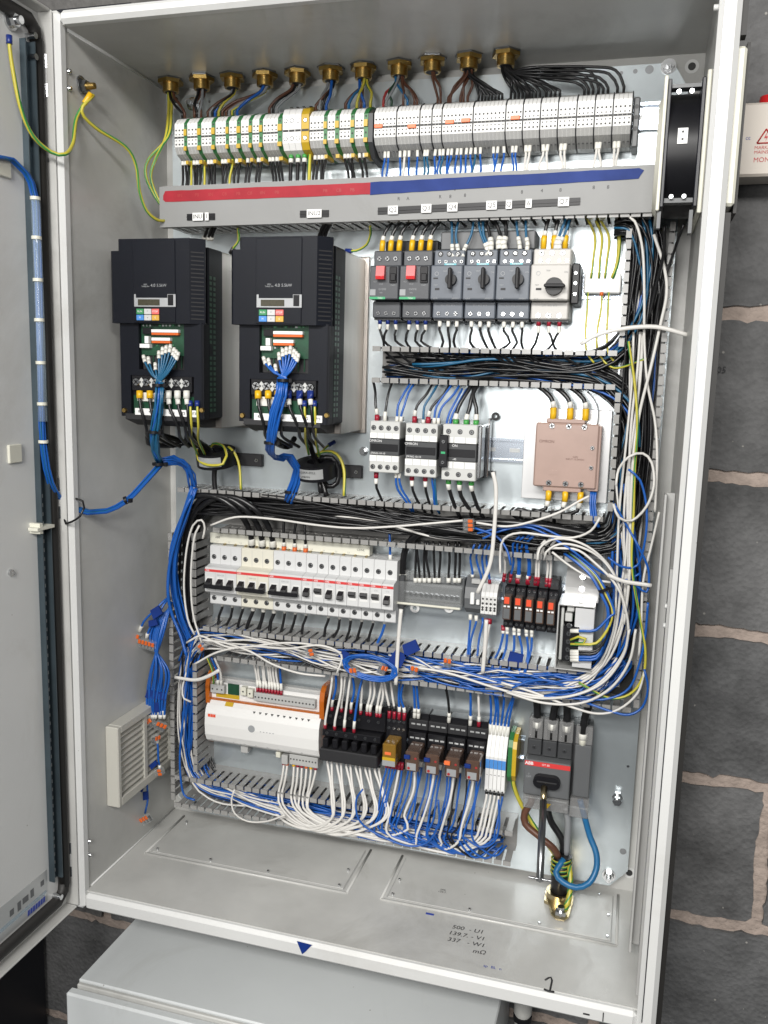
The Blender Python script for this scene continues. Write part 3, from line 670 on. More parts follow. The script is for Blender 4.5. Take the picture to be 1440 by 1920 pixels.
cores = {0: [('black', 60), ('brown', 64)], 1: [('brown', 80), ('black', 85), ('grey', 88), ('brown', 91)],
         2: [('brown', 102), ('grey', 106), ('black', 110), ('blue', 114), ('gy', 120)], 3: [('brown', 126), ('gy', 142), ('brown', 132), ('grey', 137), ('blue', 150)],
         4: [('brown', 201), ('black', 207), ('grey', 213)], 5: [('brown', 273), ('grey', 279), ('black', 284), ('blue', 289)],
         6: [('brown', 318), ('lightblue', 323), ('yellow', 335), ('brown', 341), ('blue', 346), ('gy', 355)],
         7: [('red', 374), ('darkgreen', 386), ('grey', 378), ('brown', 403), ('lightblue', 409), ('brown', 419), ('brown', 423)],
         8: [('brown', 452), ('brown', 456)], 9: [('brown', 467), ('brown', 470), ('brown', 484), ('brown', 488), ('brown', 494)]+[('black', 509+4.6*k) for k in range(8)],
         10: [('black', 553+5.2*k) for k in range(6)]+[('black', 576+5.2*k) for k in range(4)]+[('black', 600+6*k) for k in range(4)]}
for g_, L in cores.items():
    for k, (c, xt) in enumerate(L): core(g_, k, c, xt, 2.2 if g_ < 7 else 1.9)
for k in range(8):   # the long black cores sweeping right
    xt = (650, 655, 661, 668, 674, 680, 692, 700)[k]; gx, gy = GX[10]; z1 = 1170+(k % 4)*4
    wire([(gx+J(6), gy+J(5), 1196), (gx+8, gy-6, 1182), (gx+40+J(5), gy-10, z1+2), (xt-45, -62, z1), (xt-12, -62, z1-6), (xt, -58, 1156), (xt, -58, 1149)], 1.9, 'black', 'long black core arching right from the last ceiling gland, %s to land' % ORD[k], 'cores hanging from the ceiling glands')
for k in range(2):
    wire([(30+k*5, -46, 1196), (33+k*5, -52, 1160), (38+k*4, -70, 1120), (30-k*12, -86, 1085), (24-k*8, -90, 1060), (34-k*3, -88, 1030), (46, -80, 1010)], 2.4, 'gy', '%s green and yellow earth core looping left of the first terminals' % ORD[k], 'cores hanging from the ceiling glands')
# ---- wires below the terminals, dropping into the covered duct
lowL = [(61, 'black'), (66, 'black'), (71, 'black'), (75, 'gy'), (80, 'black'), (85, 'black'), (90, 'black'), (97, 'gy'), (104, 'black'), (109, 'black'), (114, 'black'), (127, 'black'), (132, 'black'), (137, 'black'), (143, 'gy'), (150, 'black'), (155, 'black'), (168, 'black'), (174, 'black'), (185, 'black'), (190, 'black'), (203, 'black'), (208, 'black'), (214, 'black'), (219, 'black'), (274, 'black'), (280, 'black'), (285, 'black'), (290, 'black'), (319, 'black'), (324, 'black'), (329, 'black'), (341, 'black'), (348, 'black')]
for k, (x, c) in enumerate(lowL):
    d = 3 if x < 130 else (6 if 195 < x < 225 or x > 310 else 0)
    e = [('marker', 6.5, 1.35)] if c == 'black' else None
    wire([(x, -60, 1087), (x+.5+d*.2, -62, 1076), (x+d*1.2+J(1.5), -66, 1060), (x+d*1.6+J(2), -70, 1040)], 1.9, c, '%s wire below the left terminals, %s from the left' % ('green and yellow' if c == 'gy' else 'black', ordw(k)), 'wires dropping from the top terminals', start=e)
for k, (x, c) in enumerate(((236, 'black'), (247, 'black'), (257, 'black'), (265, 'gy'))):
    wire([(x, -58, 1090), (x+1, -62, 1072), (x+3, -68, 1040)], 2.8, c, '%s thick wire with green ferrule below the large white terminals' % ORD[k] if c != 'gy' else 'thick green and yellow wire below the large yellow terminal', 'wires dropping from the top terminals', start=[('f_green', 6, 1.3), ('marker', 6, 1.3)] if c != 'gy' else None)
lowR = [(379, 'blue'), (384, 'blue'), (401, 'blue'), (408, 'white'), (414, 'blue'), (426, 'blue'), (437, 'teal'), (441, 'teal'), (452, 'blue'), (458, 'blue'), (463, 'teal'), (470, 'blue'), (475, 'blue'), (483, 'blue'), (488, 'blue'), (496, 'blue'), (502, 'blue'), (508, 'teal'), (515, 'blue'), (533, 'blue'), (539, 'blue'), (547, 'blue'), (559, 'blue'), (564, 'blue'), (577, 'white'), (582, 'white'), (600, 'white'), (606, 'white'), (624, 'white'), (629, 'white'), (670, 'white'), (674, 'white'), (693, 'white'), (698, 'white')]
for k, (x, c) in enumerate(lowR):
    wire([(x, -60, 1088), (x+J(1), -62, 1074), (x+J(4), -67, 1058), (x+J(5)+(3 if c == 'white' else 0), -70, 1040)], 1.5 if c != 'white' else 1.8, c, '%s wire below the right terminals, %s from the black divider' % (c.replace('teal', 'dark blue'), ordw(k)), 'wires dropping from the top terminals', start=[('marker', 9, 1.5)])
# earth bond wires on the left wall and door
wire([atx(17, 66, -14), atx(20, 105, -14), atx(38, 200, -12), atx(62, 255, -8), at(96, 285, -294), at(122, 289, -286), at(137, 268, -262), at(144, 220, -238), (17, -226, 1137)], 2.6, 'gy', 'green and yellow bond wire hanging between door and side wall stud', start=[('f_blue', 10, 1.4)], end=[('f_yellow', 16, 1.5)])
wire([(19, -223, 1136), at(153, 208, -236), at(180, 240, -214), at(235, 275, -172), at(255, 310, -152), at(262, 360, -142), at(275, 395, -130), at(296, 413, -112), (52, -94, 996)], 2.4, 'gy', 'green and yellow bond wire running down the left wall into the trunking', end=None)
# ================================================================== the open slotted ducts
duct('slotted duct full of black wires under the motor breakers', 'x', 767, 817, 372, 716)
duct('long slotted duct full of black wires above the miniature breakers', 'x', 527, 592, 56, 712, r0=[(118, 690)], r1=[(56, 712)])
duct('slotted duct of white and blue wires above the white controller', 'x', 318, 370, 92, 768, r0=[(124, 768)], r1=[(100, 690)])
duct('slotted duct along the bottom below the relays', 'x', 53, 107, 46, 612)
duct('upright slotted duct at the left side of the mounting plate', 'z', 41, 88, 62, 530, r0=[(62, 520)], r1=[(374, 522), (118, 308)])
duct('upright slotted duct full of black wires at the right side', 'z', 717, 776, 320, 984, r0=[(600, 764), (822, 976)], r1=[(324, 984)])
# ================================================================== wire hanks inside the ducts (too dense to count)
BL = ['w_black', 'w_blue', 'w_teal', 'w_white']
bundle('wire_hank', 'mass of black wires lying in the duct under the motor breakers', [(385, -50, 786), (480, -52, 790), (600, -55, 792), (690, -58, 780), (738, -58, 740), (746, -58, 690)], 26, 17, 17, 1.9, BL, [10, 1, 1.4, 0])
bundle('wire_hank', 'black wires rising from that duct to the covered trunking', [(430, -50, 800), (560, -52, 802), (690, -55, 806), (736, -58, 860), (742, -58, 940), (736, -60, 995)], 24, 13, 16, 1.9, BL, [10, .4, 1.5, .3])
bundle('wire_hank', 'thick stream of black wires filling the right upright duct', [(700, -60, 990), (728, -60, 985), (744, -56, 940), (746, -55, 850), (746, -55, 740), (744, -56, 650), (738, -60, 590), (720, -60, 560), (660, -58, 556), (600, -56, 556)], 58, 21, 19, 1.9, BL, [12, .3, .6, .15])
bundle('wire_hank', 'dark stream of black wires in the duct above the breakers', [(90, -56, 570), (180, -58, 572), (300, -60, 568), (420, -60, 560), (540, -60, 556), (690, -60, 552)], 46, 19, 20, 2.0, BL, [13, .8, .3, .2])
bundle('wire_hank', 'black wires turning down at the left behind the blue bundle', [(330, -44, 566), (200, -44, 574), (110, -46, 566), (70, -46, 530), (62, -46, 460), (62, -46, 380), (74, -50, 335), (130, -50, 340), (240, -52, 345)], 26, 13, 14, 2.1, BL, [12, .8, 0, .4])
bundle('wire_hank', 'blue and black wires down the right side below the clear terminals', [(740, -60, 640), (745, -58, 560), (747, -56, 470), (740, -56, 400), (716, -58, 358), (660, -58, 345), (560, -58, 345)], 34, 19, 18, 1.8, BL, [4, 8, .6, .8])
bundle('wire_hank', 'tangle of blue wires in the duct below the five relays', [(410, -58, 345), (480, -66, 342), (560, -68, 338), (640, -66, 335), (710, -60, 342), (748, -58, 390)], 52, 19, 20, 1.45, BL, [4, 11, .6, 1.6], wav=1.4)
bundle('wire_hank', 'sheaf of white wires in the duct above the white controller', [(68, -60, 300), (84, -62, 340), (130, -66, 352), (220, -70, 348), (320, -70, 342), (420, -66, 338), (520, -60, 336)], 34, 16, 17, 1.5, BL, [1.4, 3, 0, 9], wav=1.35)
bundle('wire_hank', 'blue and black wires deep in the duct above the white controller', [(80, -40, 344), (220, -40, 345), (420, -42, 344), (600, -42, 340), (700, -42, 345)], 26, 20, 10, 1.7, BL, [5, 8, 0, 1.5])
bundle('wire_hank', 'white wires bundled down the lower left upright duct', [(92, -70, 350), (72, -72, 325), (63, -66, 280), (62, -62, 220), (62, -62, 160), (74, -64, 110), (110, -64, 84), (200, -62, 76)], 20, 13, 12, 1.55, BL, [1.5, 5, 0, 8])
bundle('wire_hank', 'blue wires lying in the bottom duct', [(70, -40, 120), (90, -48, 92), (160, -52, 84), (280, -54, 82), (400, -54, 80), (560, -50, 80), (590, -48, 84)], 36, 17, 16, 1.5, BL, [1.6, 11, .4, 2.2])
bundle('wire_hank', 'white wires lying in the bottom duct', [(130, -66, 92), (200, -72, 80), (300, -74, 70), (400, -72, 66), (500, -68, 68), (560, -60, 76)], 14, 10, 10, 1.7, BL, [0, 2, 0, 10])
bundle('wire_hank', 'blue loom falling down the left upright duct', [(92, -90, 596), (78, -88, 560), (56, -86, 500), (50, -80, 440), (60, -78, 380), (76, -74, 330), (72, -66, 250), (66, -62, 180), (60, -64, 130)], 16, 6, 6, 1.7, BL, [0, 11, .4, .5])
bundle('wire_hank', 'white wires and earth wire on top of the right upright duct', [(738, -84, 842), (742, -84, 780), (742, -84, 700), (740, -84, 600), (742, -82, 500), (740, -80, 430), (715, -80, 372), (650, -80, 338), (560, -80, 333)], 5, 9, 3, 1.7, ['w_white'], [1])
# ================================================================== motor circuit breakers
def faces(name, fn): return fn
def motor_breaker(x0, x1, kind, label, group):
    t = thing('motor_breaker', label, 'circuit breaker', ((x0+x1)/2, -18, 860), group); w = x1-x0
    body = {'s': 'schneider_grey', 'd': 'siemens_grey', 'l': 'cb_light'}[kind]; g = .5
    part('body', MB().box(x0+g, x1-g, -78, -25, 858, 950, 0, 1), body, t)
    part('upper_terminal_cover', MB().box(x0+g+.6, x1-g-.6, -90, -78.05, 927.5, 949, 0, 1.5), body, t)
    part('lower_terminal_cover', MB().box(x0+g+.6, x1-g-.6, -90, -78.05, 857, 880, 0, 1.5), body, t)
    face = part('front_plate', MB().box(x0+g, x1-g, -106, -78.05, 881, 927, 0, 1.5), body, t)
    yy = -90
    sc = MB()
    for k in range(3):
        x = x0+w*(.22+.27*k)
        screw_mb(sc, x, yy, 863.5 if kind != 'l' else 862, 3.4 if kind != 'l' else 3.9)
        part('terminal_screw', sc, ['steel', 'ink'], t); sc = MB()
    up = [(x0+w*(.22+.27*k), 938 if kind == 's' else 943.5, 3.8) for k in range(3)]
    if kind != 's': up += [(x0+w*f, 933.2, 3.0) for f in (.2, .4, .68, .88)]
    for x, z, r_ in up:
        if kind == 'd' and z > 940: part('screw_pit', MB().cyl((x, yy, z), (0, -1, 0), 3.8, .3, 12), 'hole', t)
        screw_mb(sc, x, yy-.1, z, r_ if not (kind == 'd' and z > 940) else 2.6); part('terminal_screw', sc, ['steel', 'ink'], t); sc = MB()
    part('foot_teeth', MB().box(x0+2, x1-2, -84, -40, 854.6, 857.9), 'dark_grey', t)
    yf = -106
    def fx(f): return x0+w*f
    def fz(f): return 927-46*f
    if kind == 's':
        part('stop_button', MB().prism([(yf-.2, fz(.03)), (yf-7, fz(.03)), (yf-9.5, fz(.33)), (yf-9, fz(.42)), (yf-.2, fz(.42))], 'x', fx(.27), fx(.55)), 'button_red', t)
        part('start_button', MB().box(fx(.68), fx(.93), yf-2, yf-.1, fz(.52), fz(.04), 0, .8).box(fx(.72), fx(.9), yf-4, yf-2, fz(.46), fz(.24), 0, .8), 'black', t)
        part('brand_strip', MB().box(fx(.02), fx(.55), yf-.5, yf-.05, fz(.99), fz(.92)), 'green_print', t)
        part('data_patch', MB().box(fx(.03), fx(.22), yf-.5, yf-.05, fz(.88), fz(.70)), 'print_grey', t)
        for tx, f, z, s_ in (('GV2ME', .45, .70, 2.6), ('16A', .4, .80, 2.0), ('TEST', .2, .48, 1.8), ('STOP', .40, .55, 1.8), ('START', .8, .58, 1.8)):
            text_part('print', tx, s_, (fx(f), yf-.3, fz(z)), (1, 0, 0), (0, 0, 1), 'print_grey', face)
        text_part('print', 'TeSys', 2.2, (fx(.38), yf-.7, fz(.955)), (1, 0, 0), (0, 0, 1), 'print_white', face)
    else:
        kx, kz, kr = (fx(.66), fz(.43), 8) if kind == 'd' else (fx(.62), fz(.62), 12)
        kn = part('rotary_knob', MB().cyl((kx, yf-.1, kz), (0, -1, 0), kr, 8, 28, 0, kr*.93), 'black', t)
        if kind == 'd': part('knob_grip', MB().box(kx-2.6, kx+2.6, yf-15, yf-6, kz-13, kz+15, 0, 1.6), 'black_matt', kn)
        else: part('knob_grip', MB().box(kx-12, kx+15, yf-17, yf-6, kz-2.4, kz+2.4, 0, 1.4), 'black_matt', kn)
        part('test_slot', MB().box(fx(.16), fx(.30), yf-.5, yf-.05, fz(.72), fz(.66)), 'ink', t)
        if kind == 'd':
            part('test_slot', MB().box(fx(.10), fx(.24), yf-.5, yf-.05, fz(.40), fz(.36)), 'ink', t)
            part('brand_plate', MB().box(fx(.35), fx(.72), -90.6, -90.05, 928.5, 931), 'teal_print', t)
            part('blank_plate', MB().box(fx(.26), fx(.72), yf-.5, yf-.05, fz(.95), fz(.80)), 'siemens_grey', t)
            text_part('print', 'SIEMENS', 2.0, (fx(.53), -90.8, 929.7), (1, 0, 0), (0, 0, 1), 'print_white', t)
        part('setting_scale', MB().ring((fx(.2), yf-.05, fz(.25)), (0, -1, 0), 2.2, 2.8, .3, 14), 'print_grey', t)
        for tx, f, z, s_ in (('TEST', .18, .58, 1.8), ('ON', .9, .22, 2.2), ('TRIP', .45, .18, 2), ('3RV2011', .80, .965, 2.0), ('6,3 A', .18, .965, 2.0)):
            text_part('print', tx, s_, (fx(f), yf-.3, fz(z)), (1, 0, 0), (0, 0, 1), 'print_grey' if kind == 'd' else 'mid_grey', face)
        text_part('print', '2T1  4T2  6T3', 2.4, (fx(.5), yy-.3, 875), (1, 0, 0), (0, 0, 1), 'print_grey', t)
    return t
xs = [374.5, 417.5, 461.5, 506.5, 551.5, 597.5, 649]
kd = 'ssdddl'
names = ['leftmost dark motor breaker with red stop button', 'second dark motor breaker with red button beside the grey rotary ones', 'leftmost blue grey motor breaker with upright black rotary knob', 'middle blue grey motor breaker with upright black rotary knob', 'rightmost blue grey motor breaker next to the pale breaker', 'pale grey motor breaker with large level black knob']
for i in range(6): motor_breaker(xs[i], xs[i+1], kd[i], names[i], 'motor breakers in a row')
ab = thing('auxiliary_switch', 'slim black auxiliary switch clipped to the pale motor breaker', 'switch', (655, -18, 880))
part('body', MB().box(649.6, 660.5, -84, -25, 878, 931, 0, 1.5), 'black', ab)
for z in (918, 905, 891): sc = MB(); screw_mb(sc, 655, -84, z, 2.6); part('terminal_screw', sc, ['steel', 'ink'], ab)
bb = thing('supply_block', 'dark grey supply block behind the tops of the rotary breakers', 'busbar', (535, -18, 950))
part('body', MB().box(466, 597, -68, -25, 952, 977, 0, 1.5), 'mid_grey', bb)
part('shroud', MB().box(384, 462, -62, -25, 951, 966, 0, 1.5), 'black', bb)
din_rail('zinc rail behind the motor breakers', 372, 712, 907)
et = thing('earth_block', 'small clear cased earth block right of the motor breakers', 'terminal block', (690, -18, 905))
part('case', MB().box(664, 713, -52, -26, 895, 922, 0, 1.5), 'term_white', et)
for k in range(5):
    sc = MB(); screw_mb(sc, 669+k*9.5, -52, 914 if 0 < k < 4 else 908, 2.6); part('clamp_screw', sc, ['steel', 'ink'], et)
for k in range(3): sc = MB(); screw_mb(sc, 679+k*9, -52, 902, 2.2); part('clamp_screw', sc, ['brass_pale', 'ink'], et)
G = 'earth wires at the small earth block'
for k, (px, pt, c) in enumerate(((1112, 1092, 'gy'), (1125, 1107, 'gy'), (1138, 1112, 'gy'), (1158, 1155, 'gy'))):
    wire([at([1108, 1123, 1134, 1148][k], 522, -52), at(px, 490, -54), at(px+3, 440, -58), at(pt, 395, -66), at(pt-2, 385, -70)], 1.8 if k < 3 else 2.8, c, '%s green and yellow wire from the left rising from the earth block' % ORD[k], G)
for k, (px, pe) in enumerate(((1102, 1100), (1128, 1122), (1141, 1140))):
    wire([at(px, 548, -52), at(px-1, 580, -54), at(pe-2, 620, -58), at(pe, 660, -64)] + ([at(pe+30, 690, -70), at(pe+90, 672, -86)] if k == 1 else [at(pe+14, 680, -70)]), 1.6, 'gy', '%s green and yellow wire from the left dropping from the earth block' % ORD[k], G, start=[('f_orange', 5, 1.6)] if k == 1 else None)
# ---- wires above the breakers
G = 'wires above the motor breakers'
for u in range(2):
    for k in range(3):
        x = xs[u]+(xs[u+1]-xs[u])*(.22+.29*k); xt = x+14
        wire([(x, -80, 947), (x+.5, -80, 958), (x+3, -78, 975), (xt, -76, 990)], 2.6, 'black', '%s yellow ferruled black wire into the %s red button breaker' % (ORD[k], ORD[u]), G, start=[('f_yellow', 17, 1.55), ('marker', 6, 1.25)])
for k, f in enumerate((.24, .5, .78)):
    x = xs[5]+52*f
    wire([(x, -80, 950), (x, -80, 962), (x+2, -78, 980), (x+6, -76, 994)], 2.7, 'black', '%s yellow ferruled black wire into the pale breaker' % ORD[k], G, start=[('f_yellow', 17, 1.5), ('marker', 6, 1.25)])
for k, (px, py, tx, c, r_) in enumerate(((850, 482, 847, 'teal', 1.8), (857, 482, 860, 'teal', 1.8), (868, 482, 888, 'teal', 1.8), (912, 480, 897, 'teal', 1.8), (916, 478, 906, 'teal', 2), (920, 470, 912, 'black', 2.4), (936, 468, 928, 'black', 2.6), (946, 468, 948, 'black', 2.6), (975, 468, 968, 'teal', 1.8), (988, 470, 986, 'teal', 1.8), (1042, 468, 1060, 'teal', 2), (1049, 468, 1068, 'teal', 2))):
    wire([at(px, py, -88), at(px+J(2), py-12, -86), at((px+tx)/2+J(6), 440, -82), at(tx, 412, -78), at(tx, 400, -76)], r_, c, '%s %s wire with white sleeves above the rotary breakers' % (ORD[k], 'dark blue' if c == 'teal' else 'black'), G, start=[('marker', 6, 1.7), ('marker', 6, 1.7), ('marker', 5, 1.7)])
# ---- wires below the breakers
G = 'wires below the motor breakers'
for u in range(6):
    for k in range(3):
        w = xs[u+1]-xs[u]; x = xs[u]+w*(.22+.27*k); e = x+(10+6*k+J(5) if u < 2 else J(10))+(12 if u in (3,) else 0)
        st = [('f_blue', 9, 1.6), ('marker', 7, 1.4)] if u < 2 else ([('f_red', 9, 1.6), ('marker', 9, 1.3)] if u == 5 else [('marker', 3, .9), ('marker', 8, 1.5)])
        loop = [(x+J(9)+(6 if u in (3, 4) else 0), -78, 826)]
        wire([(x, -80, 858), (x, -80, 848), (x+J(1), -79, 842)]+loop+[(e, -70, 810), (e+24+J(6), -58, 794), (e+60, -54, 785)], 1.9, 'black', '%s black wire dropping from the %s' % (ORD[k], names[u].split(' with')[0].split(' next')[0]), G, start=st)
# ================================================================== contactors
din_rail('zinc rail behind the contactors', 376, 602, 673)
def contactor(x0, x1, z0, z1, label, n):
    t = thing('contactor', label, 'contactor', ((x0+x1)/2, -18, z0), 'contactors in a row'); h = z1-z0; w = x1-x0; yf = -100
    part('base', MB().box(x0+1, x1+7, -66, -25, z0+2, z1-4, 0, 1.5), 'black', t)
    part('upper_housing', MB().box(x0, x1, yf, -66.1, z0+h*.66, z1, 0, 1.2), 'cont_white', t)
    part('lower_housing', MB().box(x0, x1, yf, -66.1, z0, z0+h*.34, 0, 1.2), 'cont_white', t)
    mid = part('centre_band', MB().box(x0, x1, yf-.6, -66.1, z0+h*.341, z0+h*.659, 0, 1), 'dark_grey', t)
    part('actuator', MB().box(x0+2, x1-2, yf-1.4, yf-.6, z0+h*.42, z0+h*.56, 0, .5), 'black', t)
    for k in range(n):
        x = x0+w*(k+.5)/n
        for z in (z1-h*.13, z0+h*.11):
            sc = MB(); sc.cyl((x, yf-.05, z), (0, -1, 0), 3.7, .2, 12, 1); screw_mb(sc, x, yf-.2, z, 3); part('terminal_screw', sc, ['steel', 'ink'], t)
        part('marker_tile', MB().box(x-w*.44/n, x+w*.44/n, yf-.6, yf-.05, z0+h*.67, z0+h*.77), 'term_white', t)
        part('marker_tile', MB().box(x-w*.44/n, x+w*.44/n, yf-.6, yf-.05, z0+h*.22, z0+h*.33), 'term_white', t)
    part('coil_terminal', MB().box(x0+4, x1-3, -80, -66.2, z1+.1, z1+6), 'steel_dark', t)
    return t, mid
c1, m1 = contactor(379, 423.5, 638, 712, 'leftmost small contactor with four white terminals, nearest the inverters', 4)
c2, m2 = contactor(432, 478.5, 635, 711, 'middle small contactor with four white terminals', 4)
for t, m_, x0, z0, h in ((c1, m1, 379, 638, 74), (c2, m2, 432, 635, 76)):
    text_part('brand', 'OMRON', 3.6, (x0+9, -100.9, z0+h*.615), (1, 0, 0), (0, 0, 1), 'print_white', m_)
    text_part('print', 'J7KNG-10-10', 2.8, (x0+13, -100.9, z0+h*.375), (1, 0, 0), (0, 0, 1), 'print_white', m_)
t, m_ = contactor(486, 535, 633, 712, 'larger contactor at the right with a metal side', 3)
text_part('brand', 'ON', 3.6, (504, -100.9, 682), (1, 0, 0), (0, 0, 1), 'print_white', m_)
text_part('print', '-40', 3, (504, -100.9, 663), (1, 0, 0), (0, 0, 1), 'print_white', m_)
part('metal_side', MB().box(535.3, 541, -96, -30, 637, 711, 0, 1.5).box(541.1, 544, -50, -30, 634, 720, 0, 1), 'steel', t)
part('fixing_ear', MB().ring((548, -26, 722), (0, -1, 0), 2.5, 6, 3, 16), 'black', t); part('fixing_ear', MB().box(545, 551, -29, -26, 632, 642), 'black', t)
sp_ = thing('suppressor', 'narrow black plug module with green label on the larger contactor', 'module', (489, -100, 660))
part('body', MB().box(484, 496, -112, -101, 652, 697, 0, 1), 'black', sp_)
for z in (688, 659): sc = MB(); screw_mb(sc, 490, -112, z, 3); part('terminal_screw', sc, ['steel', 'ink'], sp_)
part('label', MB().box(487, 493, -112.5, -112.05, 671, 674), 'green_print', sp_)
G = 'wires above the contactors'
def cw(x, z, ex, col_, st, lab, r_=2.0, g='wires above the contactors', up=True):
    d = 1 if up else -1
    wire([(x, -86, z), (x, -86, z+9*d), (x+(ex-x)*.15+J(2), -84, z+24*d), (x+(ex-x)*.65+J(3), -78, z+42*d), (ex, -68, z+58*d)], r_, col_, lab, g, start=st)
red = [('f_red', 9, 1.8), ('marker', 8, 1.5)]; mk = [('marker', 8, 1.6)]; gr = [('f_green', 7, 1.35), ('marker', 8, 1.2)]
for k, (x, ex, c, st, r_) in enumerate(((385, 372, 'black', red, 2), (397, 402, 'black', [('marker', 14, 1.6)], 1.8), (415, 430, 'blue', mk, 1.7), (421, 436, 'blue', mk, 1.7), (441, 462, 'black', red, 2), (454, 470, 'teal', [('marker', 5, 1.6)], 1.8), (461, 488, 'black', red, 2), (470, 492, 'blue', mk, 1.7), (476, 502, 'blue', mk, 1.7), (488, 505, 'blue', mk, 1.7), (493, 512, 'blue', mk, 1.7), (501, 520, 'black', gr, 3), (516, 528, 'black', gr, 3), (530, 523, 'black', gr, 3))):
    cw(x, 711 if x < 484 or x > 497 else 703, ex, c, st, '%s wire from the left above the contactors, %s' % (ORD[k], 'dark blue' if c == 'teal' else c), r_)
for k, (x, ex, c, st, r_) in enumerate(((386, 395, 'black', red, 2), (416, 437, 'blue', [('marker', 7, 1.5)], 1.7), (421, 440, 'blue', [('marker', 7, 1.5)], 1.7), (440, 458, 'black', red, 2), (460, 468, 'black', red, 2), (470, 479, 'blue', [('marker', 4, 1.6)], 1.7), (474, 479, 'teal', [('marker', 4, 1.6)], 1.7), (494, 510, 'black', gr, 3), (510, 528, 'black', gr, 3), (527, 546, 'black', gr, 3))):
    cw(x, 637 if x < 484 else 633, ex, c, st, '%s wire from the left below the contactors, %s' % (ORD[k], 'dark blue' if c == 'teal' else c), r_, 'wires below the contactors', False)
# ================================================================== solid state contactor on its plate
ss = thing('solid_state_relay', 'pinkish brown covered relay unit on a white plate', 'relay', (655, -18, 610))
x0, x1, z0, z1 = R4(981, 1143, 766, 939, -40)
part('heat_plate', MB().box(x0, x1, -40, -36, z0, z1, 0, .8), 'white_plate', ss)
part('spacer', MB().box(x0+20, x1-20, -36, -18.2, z0+15, z1-15), 'alu', ss)
x0, x1, z0, z1 = R4(1002, 1121, 794, 915, -72)
part('cover', MB().box(x0, x1, -72, -40.1, z0, z1, 0, 2), 'cover_pink', ss)
part('terminal_guard', MB().box(x0+14, x1-20, -70, -45, z1+.1, z1+6, 0, 1).box(x0+14, x1-20, -70, -45, z0-6, z0-.1, 0, 1).box(x1-12, x1+3, -68, -45, z0-3, z1-2, 0, 1), 'cover_pink', ss)
text_part('print', 'OMRON', 4, (x0+16, -72.3, z1-26), (1, 0, 0), (0, 0, 1), 'w_brown', ss)
text_part('print', 'G3PJ\nINPUT 12-24VDC', 2.4, (x0+56, -72.3, z0+42), (1, 0, 0), (0, 0, 1), 'w_brown', ss)
part('rating_plate', MB().box(x0+22, x0+34, -72.6, -72.1, z0+18, z0+24), 'cover_pink', ss)
tops = [x0+22, x0+45, x0+66]
for x in tops:
    for z in (z1-4, z0+6): sc = MB(); screw_mb(sc, x, -72, z, 4.6, d=2.5); part('terminal_screw', sc, ['steel', 'ink'], ss)
for z in (z1-32, z0+30): sc = MB(); screw_mb(sc, x1-8, -72, z, 3.4, d=2.5); part('terminal_screw', sc, ['steel', 'ink'], ss)
for k, x in enumerate(tops):
    wire([(x, -66, z1+5), (x, -66, z1+20), (x-4, -66, z1+34), (x-24, -62, z1+50), (x-52, -58, z1+60)], 3.4, 'black', '%s yellow ferruled black wire above the pinkish relay unit' % ORD[k], 'wires of the pinkish relay unit', start=[('f_yellow', 16, 1.35), ('marker', 8, 1.1)])
    wire([(x, -66, z0-5), (x, -66, z0-20), (x-3, -68, z0-32), (x-22, -72, z0-38), (x-40, -74, z0-34), (x-50+k*8, -72, z0-42), (x-34, -66, z0-50)], 3.2, 'black', '%s yellow ferruled black wire below the pinkish relay unit' % ORD[k], 'wires of the pinkish relay unit', start=[('f_yellow', 15, 1.35), ('marker', 8, 1.1)])
for k in range(3):
    wire([(x1-6+k*3, -60, z0), (x1-6+k*3, -66, z0-20), (x1-2+k*3, -70, z0-42), (x1+8, -72, z0-52)], 1.8, 'blue', '%s blue wire under the right edge of the pinkish relay unit' % ORD[k], 'wires of the pinkish relay unit')
wire([(x1-4, -60, z1-2), (x1-3, -64, z1+18), (x1-10, -64, z1+34), (x1-20, -60, z1+44)], 1.2, 'grey', 'thin grey wire over the right edge of the pinkish relay unit', 'wires of the pinkish relay unit')
